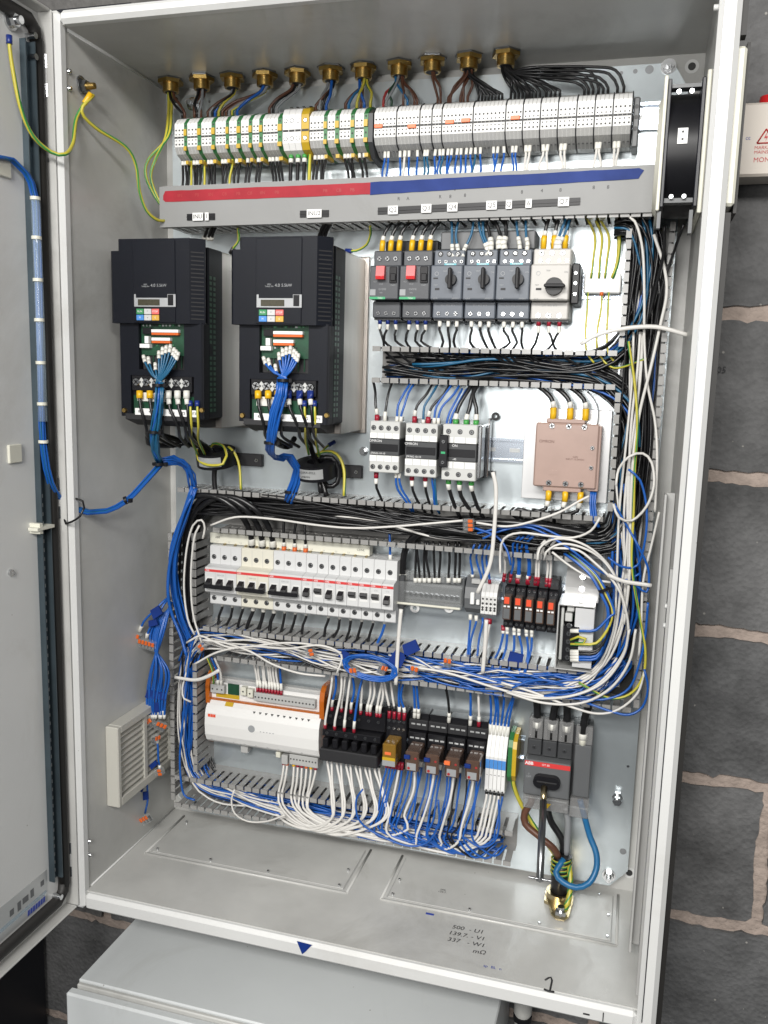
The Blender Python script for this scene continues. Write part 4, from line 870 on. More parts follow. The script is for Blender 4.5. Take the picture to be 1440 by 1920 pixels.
# ================================================================== inverters
def inverter(X, label):
    """black frequency inverter, X = left edge of its cover; the lower cover is off so the boards and power terminals show"""
    t = thing('frequency_inverter', label, 'inverter', (X+70, -18, 690), 'black inverters side by side')
    def q(px0, px1, py0, py1, y): a = R4(px0, px1, py0, py1, y); return a[0]-203+X, a[1]-203+X, a[2], a[3]
    part('heat_sink', MB().box(X+6, X+139, -122, -24, 692, 946, 0, 1.5).box(X-2, X+146, -24, -18.3, 688, 950, 0, 1), 'alu', t)
    for x, z in ((X+132, 695), (X+12, 695), (X+134, 940)): sc = MB(); screw_mb(sc, x, -24, z, 5, d=3); part('fixing_screw', sc, ['steel', 'ink'], t)
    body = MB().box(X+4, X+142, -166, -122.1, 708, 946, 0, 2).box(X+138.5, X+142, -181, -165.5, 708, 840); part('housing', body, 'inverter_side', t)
    # flat front frame of the lower half, with its two openings
    y0, y1 = -181, -166.1; fr = MB()
    o1 = q(488, 580, 603, 700, -178); o2 = q(470, 598, 712, 792, -178)
    fr.box(X+9, o1[0], y0, y1, o2[3], 842).box(o1[1], X+139, y0, y1, o2[3], 842).box(o1[0], o1[1], y0, y1, o2[3], o1[2])
    fr.box(X+9, o2[0], y0, y1, 708, o2[3]).box(o2[1], X+139, y0, y1, 708, o2[3])
    part('front_frame', fr, 'inverter', t)
    part('bottom_ledge', MB().prism([(-182, 712), (-182, 704), (-150, 694), (-122.2, 694), (-122.2, 712)], 'x', X+16, X+130), 'black_matt', t)
    # cover
    cv = MB().prism([(X, -174), (X, -186), (X+4, -190), (X+125, -190), (X+142, -176), (X+142, -174)], 'z', 840, 939)
    cv.prism([(X+13, -174), (X+13, -187), (X+16, -190), (X+125, -190), (X+142, -176), (X+142, -174)], 'z', 939.02, 955)
    part('cover', cv, 'inverter', t)
    part('raised_panel', MB().box(X+38, X+104, -191.4, -190.1, 841, 953, 0, .6), 'inverter', t)
    gr = MB()
    for k in range(17): 
        z = 846+k*5.6; gr.add([(X+127, -189, z), (X+141, -177.5, z), (X+141, -177.5, z+1.6), (X+127, -189, z+1.6)], [(0, 1, 2, 3)])
    part('cooling_ribs', gr, 'black_matt', t, kind='stuff')
    vt = MB()
    for k in range(26):
        z = 718+k*7.4
        for yy in (-160, -149):
            if not (k in (11, 12) and yy == -160): vt.box(X+142.05, X+142.3, yy-3.4, yy+3.4, z, z+4.4)
    part('side_vents', vt, 'pcb', t, kind='stuff')
    # display and keys on the cover
    a = q(481, 566, 552, 577, -192)
    part('display_bezel', MB().box(a[0], a[1], -192.6, -191.5, a[2], a[3], 0, .5), 'bezel', t)
    d = q(489, 533, 562, 574, -193); part('display', MB().box(d[0], d[1], -193.2, -192.7, d[2], d[3]), 'lcd', t)
    d = q(550, 561, 553, 574, -193); part('jack_cover', MB().box(d[0], d[1], -193.2, -192.7, d[2], d[3], 0, .3), 'black', t)
    d = q(485, 549, 551, 559, -193); part('name_plate', MB().box(d[0], d[1], -193.0, -192.65, d[2], d[3]), 'inverter', t)
    a = q(485, 532, 580, 604, -192.5); kw = (a[1]-a[0])/3; kh = (a[3]-a[2])/2
    for i, m in enumerate(('key_green', 'key_grey', 'key_red', 'key_blue', 'key_grey', 'key_amber')):
        x = a[0]+kw*(i % 3); z = a[2]+kh*(1-i//3)
        kk = part('key', MB().box(x+.4, x+kw-.4, -193.2, -191.5, z+.4, z+kh-.4, 0, .4), m, t)
        text_part('key_mark', ('RUN', '^', 'STOP', 'M', 'v', 'E')[i], 2.6, (x+kw/2, -193.4, z+kh/2), (1, 0, 0), (0, 0, 1), 'ink' if m == 'key_grey' else 'print_white', kk)
    c = q(495, 548, 530, 540, -192)
    for tx, f, s_, dz in (('400V\nTHREE PH', .18, 2, 0), ('4.0', .47, 4.4, 0), ('5.5kW', .80, 4, 0)): text_part('print', tx, s_, (c[0]+(c[1]-c[0])*f, -191.7, (c[2]+c[3])/2+dz), (1, 0, 0), (0, 0, 1), 'print_grey', t)
    # control board
    a = q(489, 576, 605, 660, -170)
    pb = part('control_board', MB().box(max(a[0]-2, o1[0]+.3), o1[1]-.3, -174, -172, q(488, 580, 603, 672, -178)[2], 842), 'pcb', t); part('board_well', MB().box(o1[0]+.3, o1[1]-.3, -170, -168, o1[2]+.5, 842), 'black_matt', t)
    for k in range(7): part('board_edge', MB().box(o1[0]+8+k*9, o1[0]+9.4+k*9, -172, -170.1, o1[2]+3, o1[2]+22), 'pcb', t)
    def onb(name, px0, px1, py0, py1, y, m, th=3):
        b = q(px0, px1, py0, py1, y); return part(name, MB().box(b[0], b[1], y, y+th, b[2], b[3], 0, .3), m, pb)
    onb('terminal_strip', 512, 567, 621, 627, -181, 'term_white', 7); onb('terminal_strip', 512, 567, 627, 632, -180, 'f_orange', 6)
    onb('terminal_strip', 512, 550, 637, 643, -181, 'term_white', 7); onb('terminal_strip', 512, 550, 643, 648, -180, 'f_orange', 6)
    onb('terminal_strip', 488, 508, 649, 657, -182, 'term_white', 8); onb('relay_block', 498, 506, 634, 648, -181, 'term_white', 7)
    onb('connector', 494, 512, 618, 630, -180, 'black', 6)
    for k in range(34): onb('component', 494+(k % 12)*6.6+J(1), 497.5+(k % 12)*6.6+J(1), 606.5+(k//12)*(5 if k < 24 else 22), 610+(k//12)*(5 if k < 24 else 22), -175.2, random.choice(['ink', 'pcb_trace', 'label_silver', 'ink']), 1)
    # power terminals
    tb = part('terminal_tray', MB().box(o2[0], o2[1], -174.2, -172, o2[2], o2[3]), 'black', t)
    part('power_board', MB().box(o2[0]+1, o2[1]-1, -175.4, -174.3, o2[2]+2, o2[2]+30), 'pcb', tb)
    a = q(472, 594, 716, 734, -178); n = 6; pw = (a[1]-a[0])/n
    part('terminal_block', MB().box(a[0], a[1], -180.5, -174.3, a[2]-6, a[3]+3, 0, .6), 'black', tb)
    for k in range(n):
        x = a[0]+pw*(k+.5); sc = MB(); screw_mb(sc, x, -180.6, (a[2]+a[3])/2, 6.3, d=2.4); part('terminal_screw', sc, ['steel', 'ink'], tb)
        if k: part('terminal_barrier', MB().prism([(x-pw/2, a[3]), (x-pw/2-3.2, a[3]-4), (x-pw/2, (a[2]+a[3])/2), (x-pw/2-3.2, a[2]+3), (x-pw/2, a[2]-1), (x-pw/2+3.2, a[2]+3), (x-pw/2+1, (a[2]+a[3])/2), (x-pw/2+3.2, a[3]-4)], 'y', -181.6, -180.7), 'cont_white', tb)
    b = q(475, 570, 745, 762, -178); part('sleeve_row', MB().box(b[0]+5, b[1]-20, -178.5, -175.5, b[2], b[3]), 'marker', tb)
    e = q(474, 604, 777, 790, -183); lp = part('terminal_label', MB().box(e[0]+2, e[1], -183.4, -181.1, e[2], e[3]), 'term_white', t)
    for k, tx in enumerate(('R/L1', '+D1', 'N/-', 'U/T1', 'V/T2', 'W/T3')): text_part('print', tx, 3.4, (e[0]+12+k*(e[1]-e[0])/6.2, -183.7, (e[2]+e[3])/2), (1, 0, 0), (0, 0, 1), 'ink', lp, bold=.02)
    for px in (454, 612): b = at(px, 779, -183); part('brass_screw', MB().cyl((b.x-203+X, -181.1, b.z), (0, -1, 0), 4, 3, 10, 0, 3), 'brass', t)
    return t
inverter(203, 'right hand black inverter with its lower cover off, beside the motor breakers')
inverter(16, 'left hand black inverter with its lower cover off, beside the side wall')
def cable_tie(c, r, ax, label, mat='black'):
    o = thing('cable_tie', label, 'cable tie', c)
    part('strap', MB().ring(Vector(c)-Vector(ax).normalized()*2, ax, r*.8, r, 4, 14), mat, o)
    part('head', MB().box(c[0]+r-1, c[0]+r+4, c[1]-3, c[1]+3, c[2]-3, c[2]+3, 0, .6), mat, o)
    return o
def P(px, py, y): return at(px, py, y)
# control wires of each inverter, gathered into a loom
for inv, dx, c, tag_ in ((0, 0, 'blue', 'right'), (1, -230, 'teal', 'left')):
    base = [(530, 655), (537, 652), (545, 650), (552, 656), (556, 660), (523, 662), (560, 664), (494, 670), (503, 673), (516, 684)]
    tie = (532, 713) if inv == 0 else (298, 722)
    for k, (px, py) in enumerate(base):
        if inv: px = px-225; py = py-3
        j = (k-4.5)*1.1
        wire([P(px, py, -186), P(px+(tie[0]-px)*.1, py+12, -192), P(px+(tie[0]-px)*.55, (py+tie[1])/2+8, -196), P(tie[0]+j*.9, tie[1]-6, -196), P(tie[0]+j*.9, tie[1]+4, -196)], 1.6, c, '%s %s control wire fanning into the loom of the %s inverter' % (ORD[k], 'bright blue' if inv == 0 else 'dark blue', tag_), 'control wires of the inverters', start=[('marker', 6, 1.7), ('marker', 6, 1.7)])
bundle('wire_hank', 'bright blue loom hanging from the right inverter to the duct', [P(532, 709, -197), P(528, 740, -198), P(516, 775, -198), P(508, 815, -190), P(507, 845, -165), P(520, 857, -130), P(545, 855, -100), P(560, 880, -85), P(555, 905, -82), P(540, 940, -76)], 14, 7.5, 5, 1.7, ['w_blue', 'w_teal'], [10, 1], wav=.7)
bundle('wire_hank', 'dark blue loom hanging from the left inverter', [P(298, 716, -197), P(295, 750, -198), P(291, 790, -194), P(287, 815, -185), P(288, 845, -170), P(298, 868, -150)], 14, 7.5, 5, 1.7, ['w_teal', 'w_blue'], [10, 1], wav=.7)
bundle('wire_hank', 'blue wires arching right from the left loom into the duct', [P(298, 866, -150), P(325, 862, -130), P(350, 875, -105), P(362, 905, -88), P(364, 925, -76)], 12, 7, 5, 1.7, ['w_blue'], [1], wav=.7)
bundle('wire_hank', 'blue loom swinging from the door hinge side to the left inverter', [P(300, 872, -150), P(275, 900, -170), P(238, 938, -200), P(200, 957, -225), P(165, 960, -245), P(120, 942, -268), atx(95, 905, -12), atx(84, 850, -12), atx(80, 800, -12), atx(76, 640, -12), atx(70, 470, -12), atx(66, 370, -12), atx(50, 325, -14), atx(25, 300, -16), atx(-20, 292, -18)], 10, 3.6, 3, 1.6, ['w_blue', 'w_teal'], [5, 4], wav=.6)
sv = thing('cable_sleeve', 'clear sleeve with pale ties round the blue loom on the door', 'sleeve', tuple(atx(76, 640, -12)))
part('sleeve', MB().tube([atx(66, 372, -11), atx(70, 470, -11), atx(76, 640, -11), atx(80, 790, -11)], 5.8, 12), 'spiral', sv)
for k, py in enumerate((372, 446, 525, 600, 680, 757, 828)):
    z = py; c = atx(66+(py-372)*.0335, py, -11); part('tie_band', MB().ring(c-Vector((0, 0, 2)), (0, 0, 1), 5, 6.4, 4, 14), 'fan_white', sv)
for px, py, y, r, lab in ((532, 713, -197, 9, 'black cable tie round the bright blue loom at the right inverter'), (508, 830, -178, 10, 'black cable tie low on the bright blue loom of right inverter'), (297, 722, -197, 9, 'black cable tie round the dark blue loom at the left inverter'), (289, 810, -188, 9, 'black cable tie low on the dark blue loom of left inverter'), (298, 870, -150, 10, 'black cable tie where the left loom splits'), (543, 922, -80, 8, 'black cable tie where the bright blue loom enters the duct'), (236, 938, -202, 6, 'black cable tie in the middle of the swinging blue loom')):
    cable_tie(tuple(P(px, py, y)), r, (0, 0, 1) if px != 236 else (1, .4, .5), lab)
wire([P(142, 935, -262), P(155, 940, -270), P(158, 952, -278), P(150, 968, -282), P(135, 978, -282), P(124, 982, -280), P(120, 965, -272), P(121, 945, -266)], 1.6, 'black', 'loose black cable tie loop hanging at the middle hinge', name='cable_tie_loop')
# power leads under the inverters
G = 'power leads of the inverters'
for inv, dx in ((0, 0), (1, -230)):
    who = 'right' if inv == 0 else 'left'; 
    for k, (px, m) in enumerate(((484, 'f_yellow'), (503, 'f_yellow'), (521, 'f_yellow'), (541, 'f_blue'), (562, 'f_blue'), (582, 'f_blue'))):
        if inv: px = [262, 281, 298, 316, 333, 350][k]; m = m if k < 3 else 'marker'
        e = [px+12, px+10, px+6, px+18, px+14, px+5][k]
        wire([P(px, 733, -182), P(px, 748, -184), P(px+2, 765, -186), P(e, 800, -180), P(e+4, 820, -150), P(e+(20 if k > 2 else 34), 838, -110)], 2.4, 'black', '%s black power lead at the foot of the %s inverter' % (ORD[k], who), G, start=[(m, 11, 2.0)]+([('marker', 8, 1.5)] if k > 2 else []))
    for k, px in enumerate((571, 590)):
        if inv: px = [357, 370][k]
        wire([P(px, 752, -182), P(px, 768, -185), P(px+2, 800, -178), P(px+2, 825, -140), P(px+8 if inv == 0 else px+14, 852, -90)], 2.0, 'gy', '%s green and yellow earth lead at the foot of the %s inverter' % (ORD[k], who), G, start=[('f_blue', 8, 1.8)])
    for k in range(3):
        px = (596, 602, 608)[k] if inv == 0 else (382, 390, 396)[k]
        wire([P(px, 449, -60), P(px+3, 440, -66), P(px+8, 428, -72), P(px+16, 415, -78)], 2.4, 'black', '%s black supply lead into the top of the %s inverter' % (ORD[k], who), G, start=[('marker', 6, 1.4)])
wire([P(432, 475, -60), P(440, 462, -64), P(448, 450, -70), P(446, 428, -80)], 2, 'gy', 'green and yellow lead at the top between the two inverters', G, start=[('f_black', 10, 1.7)])
wire([P(648, 470, -40), P(668, 470, -42), P(688, 458, -52), P(695, 436, -66), P(694, 424, -76)], 2, 'gy', 'green and yellow lead at the top right of the right inverter', G, start=[('f_blue', 10, 1.7)])
# black cable loops and ring cores under the inverters
G = 'cables through the ring cores'
for k, pts in enumerate(([(280, 812, -150), (278, 830, -140), (310, 836, -110), (345, 830, -90), (352, 812, -110)], [(300, 815, -140), (325, 822, -110), (350, 832, -80), (380, 838, -64), (398, 850, -60)], [(358, 812, -120), (372, 828, -90), (392, 842, -66), (402, 862, -62), (402, 900, -62), (405, 925, -62)], [(500, 818, -130), (520, 832, -100), (540, 838, -80), (552, 822, -100)], [(578, 812, -120), (582, 835, -90), (590, 860, -66), (598, 880, -62), (605, 905, -62), (612, 930, -64)], [(600, 860, -62), (622, 858, -56), (635, 880, -52), (632, 905, -52), (615, 912, -56), (600, 896, -62), (602, 925, -64)])):
    wire([P(*q_) for q_ in pts], 4.2, 'black', '%s thick black cable by the ring cores counting from the left' % ORD[k], G)
wire([P(368, 842, -90), P(372, 862, -86), P(390, 872, -96), P(418, 870, -96), P(425, 855, -90), P(418, 836, -70), P(400, 832, -60), P(392, 845, -58)], 2.2, 'gy', 'green and yellow wire wrapped round the left ring core', G)
wire([P(428, 838, -60), P(440, 850, -62), P(449, 875, -64), P(452, 918, -70)], 2.2, 'gy', 'green and yellow wire dropping right of the left ring core', G)
wire([P(592, 852, -62), P(612, 846, -60), P(632, 852, -60), P(645, 880, -62), P(645, 930, -70)], 2.4, 'gy', 'green and yellow wire dropping right of the right ring core', G)
wire([P(596, 856, -62), P(612, 838, -50), P(628, 828, -40)], 1.8, 'gy', 'short green and yellow wire to the plate above the right ring core', G, end=[('f_blue', 12, 1.8)])
for x, z, lab, tx in ((116, 643, 'left black ring core with silver label under the left inverter', ''), (283, 634, 'right black ring core with printed silver label under the right inverter', 'ferrite')):
    t = thing('ring_core', lab, 'ring core', (x, -60, z-12), 'black ring cores')
    rc, rs = math.cos(.24), math.sin(.24); tilt = lambda p: (p[0], -62+(p[1]+62)*rc-(p[2]-z)*rs, z+(p[1]+62)*rs+(p[2]-z)*rc)
    rg = MB().ring((x, -62, z-12), (0, 0, 1), 13, 31, 23, 32); rg.v = [tilt(p) for p in rg.v]; part('ring', rg, 'black', t)
    lb_ = MB(); n = 12
    for i in range(n):
        a0 = -math.pi*.5-.55+1.25*i/n; a1 = -math.pi*.5-.55+1.25*(i+1)/n
        lb_.add([(x+36.3*math.cos(a0), -62+36.3*math.sin(a0), z-9), (x+36.3*math.cos(a1), -62+36.3*math.sin(a1), z-9), (x+36.3*math.cos(a1), -62+36.3*math.sin(a1), z+10), (x+36.3*math.cos(a0), -62+36.3*math.sin(a0), z+10)], [(0, 1, 2, 3)], 0, True)
    lb_.v = [tilt(((p[0]-x)*.86+x, -62+(p[1]+62)*.863, (p[2]-z)*.8+z)) for p in lb_.v]; l2 = part('label', lb_, 'label_silver', t)
    if tx:
        text_part('print', '3G3AX-ZCL2', 3.2, tilt((x-2, -94, z+4)), (1, 0, 0), (0, -rs, rc), 'ink', l2); text_part('print', 'OMRON', 3, tilt((x-6, -94, z-3)), (1, 0, 0), (0, -rs, rc), 'ink', l2)
    part('bracket', MB().box(x-38, x+62, -26, -18.4, z-16, z+4, 0, 1), 'black_matt', t)
    sc = MB(); screw_mb(sc, x+53, -26, z-6, 3.6, d=2); part('bracket_screw', sc, ['steel', 'ink'], t)
for x, z in ((188, 655), (165, 690), (345, 660)):
    single('plate_screw', MB().cyl((x, -18.2, z), (0, -1, 0), 7, 1.5, 14).cyl((x, -19.7, z), (0, -1, 0), 5, 8, 6, smooth=False), 'steel', {188: 'hex bolt in the plate between the two inverter feet', 165: 'upper hex bolt left of centre under the inverters', 345: 'hex bolt in the plate right of the right inverter foot'}[x], 'bolt', loc=(x, -18, z))
# ================================================================== miniature circuit breakers
din_rail('zinc rail behind the miniature breakers', 104, 425, 455)
def mcb(x0, n, mat, label, up=(True,)):
    t = thing('miniature_breaker', label, 'circuit breaker', (x0, -18, 410), 'miniature breakers in a row'); p = 18.15; x1 = x0+n*p
    prof = [(-26, 407), (-26, 503), (-70, 503), (-72, 501), (-72, 474), (-88, 471), (-90, 469), (-90, 433), (-88, 431), (-72, 428), (-72, 409), (-70, 407)]
    part('housing', MB().prism(prof, 'x', x0+.25, x1-.25), mat, t)
    part('red_stripe', MB().box(x0+.4, x1-.4, -90.6, -90.05, 464.6, 468.4), 'mcb_red', t)
    for k in range(n):
        cx = x0+p*(k+.5)
        if k: part('pole_joint', MB().box(cx-p/2-.2, cx-p/2+.2, -90.2, -89.8, 434, 464).box(cx-p/2-.2, cx-p/2+.2, -72.2, -71.8, 474, 500), 'term_grey', t)
        for z in (485, 418):
            sc = MB(); sc.cyl((cx-2, -72.05, z), (0, -1, 0), 4, .15, 14, 2); screw_mb(sc, cx-2, -72.1, z, 3.2, d=.5); part('terminal_screw', sc, ['steel_dark', 'ink', 'hole'], t)
        part('toggle_well', MB().box(cx-6, cx+6, -90.5, -90.05, 441, 456), 'term', t)
        u = up[k % len(up)]
        if u: part('toggle', MB().prism([(-90.5, 454), (-99, 449), (-101, 444), (-98, 441.5), (-90.5, 443)], 'x', cx-4.2, cx+4.2), 'black', t)
        else: part('toggle', MB().prism([(-90.5, 455), (-97, 456), (-99, 452), (-97, 449.5), (-90.5, 445)], 'x', cx-5, cx+5), 'black', t)
    if n > 1: part('tie_bar', MB().box(x0+3, x1-3, -102, -96, 440, 446, 0, 1), 'black', t)
    text_part('brand', 'ABB', 2.6, (x0+5, -90.8, 466.5), (1, 0, 0), (0, 0, 1), 'print_white', t)
    text_part('print', 'C16' if n == 1 else 'S203-C20', 2.2, (x0+9*n, -90.3, 460), (1, 0, 0), (0, 0, 1), 'print_grey', t)
    return t
X0 = 110
mcb(X0, 3, 'mcb', 'leftmost triple pole white breaker with joined toggles')
mcb(X0+3*18.15, 3, 'mcb_cream', 'cream triple pole breaker between two white ones')
mcb(X0+6*18.15, 3, 'mcb', 'right hand triple pole white breaker beside the single poles')
for k in range(8):
    mcb(X0+(9+k)*18.15, 1, 'mcb', '%s single pole breaker counting from the triple poles' % ORD[k], (k in (0, 2, 3, 7),))
ec = thing('end_clamp', 'dark clamp at the right end of the miniature breakers', 'clamp', (423, -18, 440))
part('clamp_body', MB().box(419.2, 427.5, -62, -26, 428, 480, 0, 1), 'dark_grey', ec)
bbm = thing('busbar_cover', 'long cream comb busbar cover above the miniature breakers', 'busbar', (250, -40, 508))
l0 = at(400, 1016, -48); r0 = at(697, 1038, -48)
part('cover', MB().box(l0.x, r0.x, -60, -42, 504, 521, 0, 1), 'cream', bbm)
for k in range(14): part('comb_tooth', MB().box(X0+14+k*18.15+6, X0+14+k*18.15+8.5, -66, -60.1, 501.5, 506), 'brass_pale', bbm)
text_part('print', 'ABB', 3.4, (l0.x+14, -60.3, 514), (1, 0, 0), (0, 0, 1), 'ink', bbm); text_part('print', 'CEWE', 3.2, (r0.x-14, -60.3, 513), (1, 0, 0), (0, 0, 1), 'ink', bbm)
for k in range(12): text_part('print', 'L%d' % (k % 3+1), 2.6, (l0.x+14+k*20, -60.3, 507.5), (1, 0, 0), (0, 0, 1), 'print_grey', bbm)
G = 'wires above the miniature breakers'
for k, x in enumerate((178, 196, 214)):
    wire([(x, -62, 502), (x-1, -62, 515), (x-6, -68, 540), (x-22, -82, 568), (x-55, -86, 584), (x-95, -82, 578), (70+4*k, -70, 545), (62+4*k, -66, 500)], 4.6, 'black', '%s thick black cable curving down to the cream breaker' % ORD[k], G, start=[('f_black', 4, 1.15), ('marker', 10, 1.25)], n=8)
for k, x in enumerate((232, 250, 268)):
    wire([(x, -62, 502), (x, -62, 514), (x-1, -62, 530), (x+J(5), -60, 555)], 2.2, 'black', '%s black wire with red ferrule above the third triple breaker' % ORD[k], G, start=[('f_orange', 7, 1.7), ('marker', 6, 1.5)])
wire([(404, -60, 502), (403, -60, 520), (401, -58, 545)], 1.8, 'blue', 'lone blue wire above the right end of the miniature breakers', G, start=[('marker', 8, 1.6)])
G = 'wires below the miniature breakers'
for k in range(16):
    if k == 9: continue
    x = X0+18.15*k+14+(0 if k < 9 else 1); thick = k in (3, 4, 5)
    wire([(x, -58, 408), (x, -58, 398), (x-3+J(2), -60, 385), (x-9+J(3), -60, 366), (x-12, -56, 350)], 3.0 if thick else 2.2, 'black' if k < 15 else 'blue', '%s wire from the left below the miniature breakers, %s' % (ORD[k], 'blue' if k == 15 else ('thick black' if thick else 'black')), G, start=[('marker', 9 if thick else 7, 1.35)])
# ================================================================== distribution block
db = thing('distribution_block', 'clear covered distribution block right of the miniature breakers', 'terminal block', (465, -18, 440))
x0, x1, z0, z1 = R4(741, 866, 1092, 1140, -62)
part('base', MB().box(x0, x1, -44, -18.4, z0+2, z1+6, 0, 1), 'mid_grey', db)
part('brass_bar', MB().box(x0+3, x1-3, -52, -44.1, z0+9, z1-10), 'steel_dark', db)
for k in range(12): sc = MB(); screw_mb(sc, x0+7+k*(x1-x0-12)/11.5, -52, z0+17, 4, d=3.5); part('clamp_screw', sc, ['steel', 'ink'], db)
part('clear_cover', MB().box(x0, x1, -64, -52.5, z0+1, z1-2, 0, 2), 'clear', db)
part('cover_ledge', MB().box(x0+3, x1-1, -66, -62, z0+2, z0+5.5, 0, 1.2), 'cream', db)
for k in range(12): part('wire_funnel', MB().cyl((x0+7+k*(x1-x0-12)/11.5, -50, z1-1), (0, 0, 1), 4, 14, 10), 'clear', db)
for px in (778, 842): b = at(px, 1140, -22); part('fixing_eye', MB().ring((b.x, -20, b.z), (0, -1, 0), 3.5, 7.5, 3, 16), 'term_white', db)
G = 'wires above the distribution block'
wire([P(755, 1088, -52), P(755, 1070, -52), P(760, 1030, -56), P(785, 1000, -64), P(840, 982, -76), P(920, 978, -80), P(1010, 985, -80), P(1120, 1005, -76)], 5, 'black', 'thick black cable curving down into the distribution block', G, start=[('marker', 10, 1.25)], n=8)
for k, (px, tx) in enumerate(((779, 781), (787, 783), (796, 797), (805, 800), (815, 812), (823, 824), (841, 842), (853, 856), (861, 862))):
    wire([P(px, 1092, -52), P(px, 1080, -52), P(tx+J(2), 1045, -52), P(tx+J(3), 1015, -52)], 2.0, 'black', '%s black wire from the left above the clear distribution block' % ORD[k], G, start=[('marker', 7, 1.7)])
# ---- dark and pale terminals beside it
dt = thing('terminal_block', 'dark grey two pole terminal beside the clear distribution block', 'terminal block', (530, -18, 430))
x0, x1, z0, z1 = R4(872, 902, 1084, 1150, -62)
part('body', MB().prism([(-24, z0-2), (-24, z1), (-48, z1), (-62, z1-14), (-66, z1-30), (-64, z0+8), (-50, z0-2)], 'x', x0, x1), 'mid_grey', dt)
part('plug', MB().box(x0+9, x0+15, -70, -64, z1-38, z1-20, 0, 1), 'term_white', dt); part('plug', MB().box(x0+18, x0+23, -70, -64, z1-38, z1-30, 0, 1), 'term_white', dt)
part('marker', MB().box(x0+9, x1-2, -62, -55, z1-8, z1-1.5), 'term_grey', dt)
wt = thing('terminal_block', 'four pale grey spring terminals left of the five relays', 'terminal block', (560, -18, 430))
x0, x1, z0, z1 = R4(902, 932, 1098, 1156, -62); w = (x1-x0)/4
for k in range(4):
    mb = MB().prism([(-24, z0), (-24, z1), (-50, z1), (-62, z1-10), (-64, z1-16), (-64, z0+4), (-56, z0)], 'x', x0+w*k+.15, x0+w*(k+1)-.15)
    for z, r_ in ((z1-20, 1.6), (z1-27, 1.9), (z1-33, 1.9), (z0+10, 1.9)): mb.cyl((x0+w*(k+.5), -64, z), (0, -1, 0), r_, .3, 8, 1)
    part('terminal', mb, ['term', 'hole'], wt)
G = 'wires at the small terminals left of the relays'
for k, (px, py, tx, c) in enumerate(((886, 1082, 882, 'blue'), (902, 1090, 893, 'blue'), (908, 1090, 904, 'blue'), (918, 1094, 912, 'blue'))):
    wire([P(px, py, -52), P(px, py-10, -52), P(tx, 1045, -54), P(tx+8, 1020, -60)], 1.7, c, '%s blue wire above the small terminals left of the relays' % ORD[k], G, start=[('marker', 4, 1.5)] if k == 0 else ([('f_red', 6, 1.5)] if k == 3 else None))
for k, (px, py, tx, c, st) in enumerate(((882, 1152, 876, 'blue', 'marker'), (893, 1154, 880, 'blue', 'marker'), (905, 1158, 895, 'blue', None), (912, 1160, 906, 'white', 'f_red'), (918, 1160, 910, 'white', 'f_red'))):
    wire([P(px, py, -54), P(px, py+12, -56), P(tx+3, 1200, -60), P(tx, 1232, -66), P(tx-4, 1260, -72)], 1.7 if c == 'blue' else 2, c, '%s wire dropping below the small terminals, %s' % (ORD[k], c), G, start=[(st, 8, 1.7)] if st else None)
# ================================================================== five plug-in relays
din_rail('zinc rail behind the five relays', 505, 700, 462)
for k in range(5):
    px = 944+k*20.4; py = 1100+k*2.6; y = -84
    x0, x1, z0, z1 = R4(px, px+20, py, py+78, -70)
    t = thing('plug_in_relay', '%s orange flagged relay from the left in the row of five' % ORD[k], 'relay', ((x0+x1)/2, -18, z0), 'five relays with orange flags'); w = x1-x0
    part('socket', MB().box(x0+.3, x1-.3, -66, -24, z0, z1, 0, 1), 'black', t)
    part('socket_head', MB().box(x0+.3, x1-.3, -58, -30, z1+.1, z1+16, 0, 1.5), 'black_matt', t)
    part('relay_case', MB().box(x0+1, x1-3, y, -66.1, z0+16, z1-11, 0, 1), 'relay_clear', t)
    part('flag', MB().box(x0+2.5, x1-5.5, y-1, y+.1, z1-22, z1-12, 0, .5), 'relay_red', t)
    part('name_tile', MB().box(x0+2, x0+5.5, y-.4, y-.05, z1-27, z1-24.5), 'print_white', t); part('name_tile', MB().box(x1-8, x1-4.5, y-.4, y-.05, z1-27, z1-24.5), 'print_white', t)
    part('data_print', MB().box(x0+2, x1-4.5, y-.3, y-.05, z0+18, z1-29), 'mid_grey', t)
    for i in (0, 1):
        for z, yy in ((z1+9, -58), (z1-4, -66), (z0+6, -66)):
            sc = MB(); screw_mb(sc, x0+w*(.27+.46*i), yy, z, 2.5, d=1.2); part('terminal_screw', sc, ['steel', 'ink'], t)
G = 'wires at the five relays'
for k, (px, c, tx, ty) in enumerate(((944, 'white', 940, 1020), (956, 'blue', 962, 1020), (969, 'blue', 970, 1020), (972, 'blue', 980, 1018), (988, 'blue', 986, 1020), (991, 'blue', 988, 1020), (1003, 'white', 1010, 1028), (1008, 'white', 1020, 1024), (1024, 'white', 1018, 1030), (1030, 'white', 1030, 1028))):
    wire([P(px, 1090+(px-944)*.12, -56), P(px+2, 1078, -58), P(px+(3 if k != 1 else 7), 1055, -62), P(tx, ty, -74), P(tx+12, ty-14, -84)], 1.8, c, '%s wire from the left above the five relays, %s' % (ORD[k], c), G, start=[('f_red', 8, 1.6), ('marker' if k in (2, 3, 4) else 'f_red', 5, 1.5)])
for k, (px, tx, c) in enumerate(((943, 926, 'blue'), (951, 941, 'blue'), (964, 958, 'blue'), (973, 978, 'blue'), (987, 988, 'blue'), (997, 990, 'blue'))):
    wire([P(px, 1172+(px-944)*.12, -60), P(px, 1190, -62), P((px+tx)/2+3, 1215, -64), P(tx, 1240, -68), P(tx-6, 1265, -74)], 1.9, c, '%s blue wire from the left below the five relays' % ORD[k], G, start=[('f_red' if k == 0 else 'marker', 8, 1.5), ('marker', 4, 1.4)])
